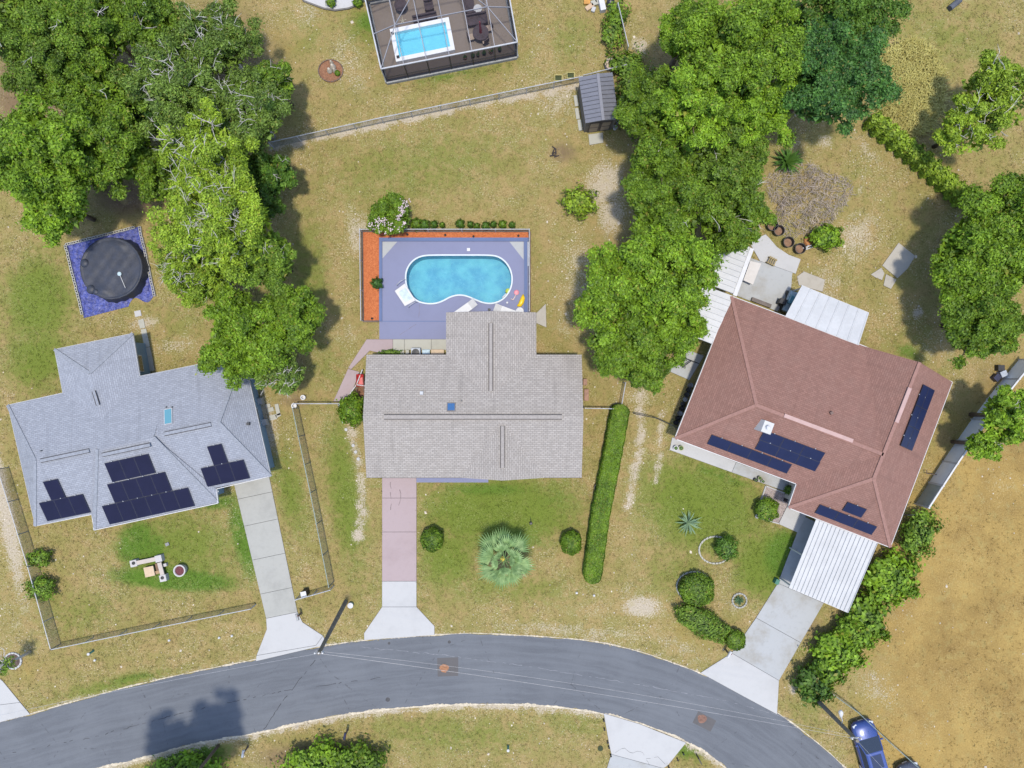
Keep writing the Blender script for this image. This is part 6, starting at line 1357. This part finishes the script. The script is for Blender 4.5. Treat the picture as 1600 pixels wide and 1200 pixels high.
for i, (px, py) in enumerate(((1056, 700), (1064, 700), (1181, 750), (1187, 747), (1192, 752))):
    p = P(px, py, .3); t = thing('flower_pot', ['white pot at the left end of the front walkway', 'green glazed pot second at the walkway left end', 'dark pot, left of three by pebble bed', 'leafy pot, middle of three by pebble bed', 'pale pot, right of three by pebble bed'][i], 'pot', (p.x, p.y, .06)); r = .2 if i < 2 else .15
    MB().lathe((p.x, p.y, .06), [(r * .8, 0), (r, .34), (r * .8, .34), (r * .75, .25)], 16).build('pot', [WHITEP, plain('green glaze', (.18, .2, .07), .4), BLACKP, plain('green glaze', (.18, .2, .07)), CREAM_C][i], t)
    MB().lathe((p.x, p.y, .28), [(r * .75, 0), (r * .7, .04), (r * .3, .12)], 10).build('plant', plain('pot leaves', (.05, .10, .02)), t)
for i, (px, py, a) in enumerate(((1199, 342, .5), (1206, 353, .2), (1216, 361, .7), (1231, 379, .4), (1249, 389, .3))):
    p = P(px, py, .3); t = thing('nursery_pot', ['first', 'second', 'third', 'fourth', 'fifth'][i] + ' black nursery pot down the curved patio edge', 'pot', (p.x, p.y, 0), 'black pots along the back patio'); MB().lathe((p.x, p.y, 0), [(.32, 0), (.43, .55), (.39, .55), (.33, .25)], 18).build('pot', BLACKP, t); MB().lathe((p.x, p.y, .24), [(.33, 0), (.3, .03), (.02, .05)], 14).build('soil', plain('brown soil', (.17, .10, .06), .95), t)
p = P(1263, 377); MB().lathe((p.x, p.y, 0), [(.3, 0), (.42, .1), (.35, .25), (.05, .3)], 9).build('rust_heap', plain('rusty clay', (.32, .14, .05), .95, var=.3), None, 'low rusty orange heap beside the fifth black pot', 'heap'); t = thing('broken_frame', 'broken white frame lying on the rusty heap', 'frame', P(1262, 385))
for a, b in (((1254, 388), (1268, 383)), ((1256, 391), (1270, 386)), ((1260, 389), (1263, 383))): MB().tube([P(*a, .3), P(*b, .3)], .04, 6).build('slat', WHITEP, t)
t = thing('patio_bench', 'long white patio table beside the upper metal cover', 'table', P(1174, 426, .05)); aq = [P2(1172, 408, .7), P2(1189, 412, .7), P2(1176, 445, .7), P2(1161, 438, .7)]; MB().prism(aq, .72, .77).build('table_top', plain('ivory board', (.40, .37, .34), .6, var=.06), t)
for q_ in offset_poly(aq, .1): MB().box((q_[0], q_[1], .385), (.06, .06, .67)).build('leg', ALU, t)
t = thing('wooden_pallet', 'small wooden slatted seat on the back patio', 'seat', P(1206, 408, .05)); p = P(1206, 408, .3)
for k in range(4): MB().box((p.x + (k - 1.5) * .16 * math.cos(-.45), p.y + (k - 1.5) * .16 * math.sin(-.45), .36), (.09, .6, .04), -.45).build('slat', plain('olive timber', (.22, .17, .08), .8), t)
for s_ in (-.22, .22): MB().box((p.x - s_ * math.sin(-.45), p.y + s_ * math.cos(-.45), .2), (.7, .06, .28), -.45).build('runner', plain('olive timber', (.22, .17, .08), .8), t)
t = thing('garden_cart', 'pale blue garden cart half under the rear patio cover', 'cart', P(1234, 470)); p = P(1234, 472, .5)
MB().box((p.x, p.y, .55), (.7, 1.7, .35), R_(-22)).build('body', plain('pale blue steel', (.25, .32, .36), .4), t, bevel=.08); MB().box((p.x + .05, p.y + .1, .85), (.55, .7, .3), R_(-22)).build('windscreen', glass_mat('teal skylight', (.08, .22, .27)), t, bevel=.06); MB().box((p.x + .15, p.y - .7, .7), (.6, .3, .25), R_(-22)).build('seat', BLACKP, t, bevel=.05)
for sx in (-.35, .35):
    for sy in (-.6, .6): q_ = Matrix.Rotation(R_(-22), 3, 'Z') @ Vector((sx, sy, 0)); MB().tube([(p.x + q_.x - .06, p.y + q_.y, .25), (p.x + q_.x + .06, p.y + q_.y, .25)], .25, 14).build('wheel', BLACKP, t)
box_thing('barbecue', 'black barbecue box on the back patio by terracotta roof', 'barbecue', 1221, 472, (.5, .42, .8), R_(-22), BLACKP, lid=plain('dark lid', (.03, .03, .035), .3))
box_thing('wooden_trough', 'low dark trough along the back wall of terracotta house', 'trough', 1189, 473, (1.6, .3, .3), R_(-21), plain('dark timber', (.10, .08, .07)))
t = thing('metal_stand', 'dark metal stand on the small side patio', 'stand', P(1071, 566, .05))
for a, b in (((1061, 556), (1092, 568)), ((1067, 560), (1067, 572)), ((1080, 564), (1067, 573))): MB().tube([P(*a, .5), P(*b, .5)], .04, 6).build('bar', BLACKP, t)
p = P(1067, 573); MB().box((p.x, p.y, .3), (.16, .16, .5)).build('base_post', BLACKP, t)
t = thing('stored_pots', 'dark row of stored pots along left wall of terracotta house', 'stored pots', P(1070, 625))
for k in range(9): q_ = P(1079 - k * 2.9 + random.uniform(-1, 1), 602 + k * 7.3, .3); MB().lathe((q_.x, q_.y, 0), [(.16, 0), (.2, random.uniform(.25, .5)), (.12, .3)], 10).build('pot', BLACKP if k % 3 else plain('grey plastic', (.16, .16, .16)), t)
box_thing('standing_board', 'thin dark standing board on the shaded porch corner', 'board', 1229, 777, (.08, .7, .6), R_(-20), BLACKP); shrub('dark potted shrub in the shaded porch corner', 1233, 766, 6, 6, .8, 'deep', 0, 2, leaf=.09, rough=.4)
box_thing('green_bin', 'small dark green bin at the carport left corner', 'bin', 1213, 908, (.3, .4, .5), R_(-25), plain('dark green plastic', (.03, .12, .08)))
p = P(1466, 672); t = thing('tap_stand', 'thin pipe garden tap frame by the privacy fence', 'tap', (p.x, p.y, 0))
for a, b in (((1448, 740), (1468, 742)), ((1448, 734), (1448, 740))): MB().tube([P(*a, .35), P(*b, .35)], .03, 6).build('pipe', BRN, t)
MB().tube([P(1468, 742), P(1468, 742, .6)], .03, 6).build('upright', WHITEP, t)
for i, (px, py) in enumerate(((1562, 575), (1566, 584), (1556, 590))): box_thing('stored_tub', ['black tub', 'pale grey tub', 'dark tub'][i] + ' under the tree behind the privacy fence top', 'tub', px, py, (.5, .45, .45), .4 * i, [BLACKP, plain('pale grey plastic', (.3, .33, .38)), plain('navy metal', (.02, .022, .05))][i])
# top edge things
p = P(925, 5); t = thing('stone_heap', 'orange and cream cut stones at the top edge', 'stone heap', (p.x, p.y, 0))
for i, (px, py, sx, sy, m_) in enumerate(((917, 2, .5, .6, plain('orange stone', (.42, .2, .04))), (928, 6, .5, .4, CREAM_C), (921, 12, .7, .35, concrete('peach stone', (.4, .28, .18))), (934, 3, .4, .4, CREAM_C), (927, 16, .4, .3, WHITE_C))): q_ = P(px, py); MB().box((q_.x, q_.y, .1), (sx, sy, .2), .3 * i).build('stone', m_, t, bevel=.03)
box_thing('white_cabinet', 'tall white cabinet lying at the top edge by flower bed', 'cabinet', 940, 6, (.42, 1.2, .5), R_(12), WHITEP); p = P(954, 2, .6); t = thing('kettle_grill', 'black round grill at the top edge', 'grill', (p.x, p.y, 0)); MB().lathe((p.x, p.y, .55), [(.06, -.15), (.3, .05), (.3, .12), (.2, .22), (.02, .26)], 18).build('bowl', plain('black enamel', (.015, .015, .018), .25), t)
for k in range(3): a = k * 2.09; MB().tube([(p.x + .15 * math.cos(a), p.y + .15 * math.sin(a), .45), (p.x + .32 * math.cos(a), p.y + .32 * math.sin(a), 0)], .02, 6).build('leg', ALU, t)
wg = [P2(*q_) for q_ in ((470, -30), (474, 2), (490, 8), (506, 14), (524, 17), (545, 14), (562, 7), (574, -2), (574, -30))]; PAVED.append(wg); gvl = structure(MB().prism(wg, -.02, .03).build('white_gravel_bed', concrete('white gravel', (.36, .35, .35), .4, 5)))
for i in range(len(wg) - 1): mb = MB(); seg_box(mb, Vector((*wg[i], .05)), Vector((*wg[i + 1], .05)), .12, .14); mb.build('edging', plain('dark edging', (.1, .09, .08)), gvl)
for i, (px, py) in enumerate(((517, 3), (559, 3))): shrub(('left' if i == 0 else 'right') + ' small plant in the white gravel bed', px, py, 6, 6, .5, 'mid', 0, 2, leaf=.09, rough=.4)
p = P(1490, 4, .3); MB().tube([P(1484, 13, .25), P(1500, 0, .25)], .22, 12).build('culvert_pipe', plain('dark grey pipe', (.06, .065, .08), .6), None, 'short dark pipe lying at the top right edge', 'pipe')
c = P(866, 236); t = thing('fire_remains', 'burnt wood remains on the back lawn', 'burnt wood', (c.x, c.y, 0))
for k in range(7): a = random.uniform(0, 3.14); x, y = c.x + random.gauss(0, .15), c.y + random.gauss(0, .3); MB().tube([(x - .2 * math.cos(a), y - .2 * math.sin(a), .05), (x + .2 * math.cos(a), y + .2 * math.sin(a), .09)], [.06, .04], 6).build('charred_log', plain('charcoal', (.03, .025, .025), .95), t)
p = P(545, 1098) ; p = P(938, 1169); MB().lathe((p.x, p.y, 0), [(.2, 0), (.22, .06), (.05, .1)], 10).build('stump', plain('dark soil', (.05, .035, .025), .95), None, 'small dark stump left of the lower white driveway', 'stump')
for i, (px, py) in enumerate(((943, 1124), (944, 1138), (949, 1158), (951, 1166), (954, 1179), (1067, 1176), (1058, 1185), (1044, 1197))): p = P(px, py); MB().lathe((p.x, p.y, 0), [(.05, 0), (.04, .25), (.08, .27), (.02, .33)], 8).build('solar_light', BLACKP, None, ['first', 'second', 'third', 'fourth', 'fifth', 'top right', 'middle right', 'lowest right'][i] + (' black path light down the left side of lower white driveway' if i < 5 else ' black path light along the lower white driveway right side'), 'garden light', 'path lights of the lower driveway')
p = P(1095, 1185); box_thing('sign_stake', 'thin dark stake in the stony corner right of lower driveway', 'stake', 1092, 1186, (.08, .5, .8), R_(30), plain('dark trim', (.05, .04, .035)))
# tall dry weeds at the top right
Vw = []; Fw = []
for k in range(5200):
    a = random.uniform(0, 6.283); r = math.sqrt(random.random()); px, py = 1418 + 55 * r * math.cos(a), 140 + 75 * r * math.sin(a); p = P(px, py)
    d = Vector((random.gauss(.2, 1), random.gauss(.1, 1), 0)).normalized(); L = random.uniform(.3, .9); hh = random.uniform(.15, .5); w_ = Vector((-d.y, d.x, 0)) * .03; b = len(Vw)
    Vw += [p + w_, p - w_, p + d * L * .55 - w_ * .8 + Vector((0, 0, hh)), p + d * L * .55 + w_ * .8 + Vector((0, 0, hh)), p + d * L + Vector((0, 0, hh * .8))]; Fw += [(b, b + 1, b + 2, b + 3), (b + 3, b + 2, b + 4)]
o = MB().add(Vw, Fw).build('tall_weeds', leafmat('dry weeds', (.34, .28, .08), (.62, .56, .20), .35), None, 'tall yellowing weeds beyond the weedy fence hedge', 'weeds'); o['kind'] = 'stuff'
def crack(name, pts, w_, z_, m, seed, gaps=0):
    rs = random.Random(seed); line_ = resample([Vector(P2(*q_)) for q_ in pts], max(6, int(sum(math.dist(a_, b_) for a_, b_ in zip(pts[:-1], pts[1:])) / 5))); line_ = [q_ + Vector((rs.gauss(0, .03), rs.gauss(0, .03))) for q_ in line_]
    mb = MB()
    for a_, b_ in zip(line_[:-1], line_[1:]):
        if rs.random() < gaps: continue
        d = (b_ - a_).normalized(); n_ = Vector((-d.y, d.x)) * w_ * rs.uniform(.4, 1); mb.add([(*(a_ + n_), z_), (*(a_ - n_), z_), (*(b_ - n_), z_), (*(b_ + n_), z_)], [(0, 1, 2, 3)])
    o = mb.build(name, m, road if name == 'road_crack' else None); o['kind'] = 'stuff' if name == 'road_crack' else 'structure'
TARC = plain('crack tar', (.025, .025, .028), .9); GREYL = plain('pale crack dust', (.17, .175, .19), .95)
crack('road_crack', [(492, 1032), (470, 1060), (450, 1085), (430, 1112), (412, 1140)], .025, .0205, TARC, 1, .25)
crack('road_crack', [(560, 1010), (700, 1024), (850, 1045), (1000, 1070), (1150, 1098), (1240, 1125)], .022, .0205, GREYL, 2, .35); crack('road_crack', [(0, 1180), (150, 1150), (300, 1110), (450, 1078), (600, 1058)], .02, .0205, TARC, 3, .55)
crack('paving_mark', [(961, 1176), (974, 1167), (987, 1177), (1002, 1172), (1015, 1195)], .02, .0545, plain('dark paving line', (.15, .15, .15), .9), 4, .1); crack('paving_mark', [(1010, 1184), (1026, 1181), (1040, 1194)], .02, .0545, plain('dark paving line', (.15, .15, .15), .9), 5, .1)  # thin dark zigzag lines on the lower white driveway
crack('paving_mark', [(610, 752), (612, 790), (609, 803)], .03, .0545, plain('oil mark', (.13, .10, .10), .8), 6, .3); crack('paving_mark', [(624, 752), (626, 775), (624, 790)], .03, .0545, plain('oil mark', (.13, .10, .10), .8), 7, .4)
crack('deck_crack', [(655, 477), (655, 497)], .012, .0845, plain('oil mark', (.13, .10, .10), .8), 8); crack('deck_crack', [(625, 524), (640, 513), (650, 507)], .012, .0845, plain('oil mark', (.13, .10, .10), .8), 9)
# ------------------------------------------------------------------ grass tufts over the open ground
def tufts(n):
    X = rng.uniform(-42, 42, n); Y = rng.uniform(-32, 32, n); keep = np.ones(n, bool)
    for poly in PAVED: keep &= ~inpoly(X, Y, poly)
    X, Y = X[keep], Y[keep]; A = attrs_at(X, Y); keep = rng.uniform(0, 1, len(X)) > np.clip(A['bare'] * 1.2 + A['dirt'] * .8 + A['golden'] * .7, 0, .95)
    X, Y = X[keep], Y[keep]; A = {k: v[keep] for k, v in A.items()}; m = len(X); nb = 4
    hgt = rng.uniform(.03, .10, m) * (1 + .8 * (rng.uniform(0, 1, m) > .93)); V = []; 
    C0 = np.stack([X, Y, np.zeros(m)], 1)
    for b in range(nb):
        a = rng.uniform(0, 6.283, m); L = hgt * rng.uniform(.8, 1.8, m); w = rng.uniform(.012, .03, m); d = np.stack([np.cos(a), np.sin(a), np.zeros(m)], 1); s_ = np.stack([-np.sin(a), np.cos(a), np.zeros(m)], 1)
        o_ = C0 + d * .02; V.append(np.stack([o_ + s_ * w[:, None], o_ - s_ * w[:, None], o_ + d * L[:, None] + np.array([0, 0, 1]) * hgt[:, None]], 1))
    V = np.stack(V, 1).reshape(-1, 3); F = np.arange(len(V)).reshape(-1, 3); me = np_mesh('grass', V, F)
    for k, v in A.items(): me.attributes.new(k, 'FLOAT', 'POINT').data.foreach_set('value', np.repeat(v, 3 * nb).astype(np.float32))
    o = link('grass', me, GROUND); o['kind'] = 'stuff'; tag(o, 'short dry grass tufts growing over the yards and verges', 'grass')
tufts(120000)
# loose pale stones and dry leaves lying about the open ground
n = 9000; X = rng.uniform(-41, 41, n); Y = rng.uniform(-31, 31, n); keep = np.ones(n, bool)
for poly in PAVED: keep &= ~inpoly(X, Y, poly)
X, Y = X[keep], Y[keep]; A = attrs_at(X, Y); keep = rng.uniform(0, 1, len(X)) < np.clip(.10 + A['bare'] * 1.1 - .12 * A['lush'], 0.03, 1); X, Y = X[keep], Y[keep]; m = len(X)
r = rng.uniform(.03, .085, m) * (1 + (rng.uniform(0, 1, m) > .95)); ph = rng.uniform(0, 6.28, m); V = []
for k in range(4): V.append(np.stack([X + r * np.cos(ph + k * 1.571) * (1 if k % 2 else .65), Y + r * np.sin(ph + k * 1.571), np.full(m, .012)], 1))
V.append(np.stack([X, Y, .02 + r * .55], 1)); V = np.stack(V, 1).reshape(-1, 3); b = np.arange(m)[:, None] * 5; F = np.concatenate([b + np.array([[k, (k + 1) % 4, 4]]) for k in range(4)])
o = link('loose_stones', np_mesh('loose_stones', V, F), plain('pale litter', (.40, .35, .28), .9, var=.4, scale=1.7)); o['kind'] = 'stuff'; tag(o, 'small pale stones and dry leaves scattered over bare ground', 'stones')
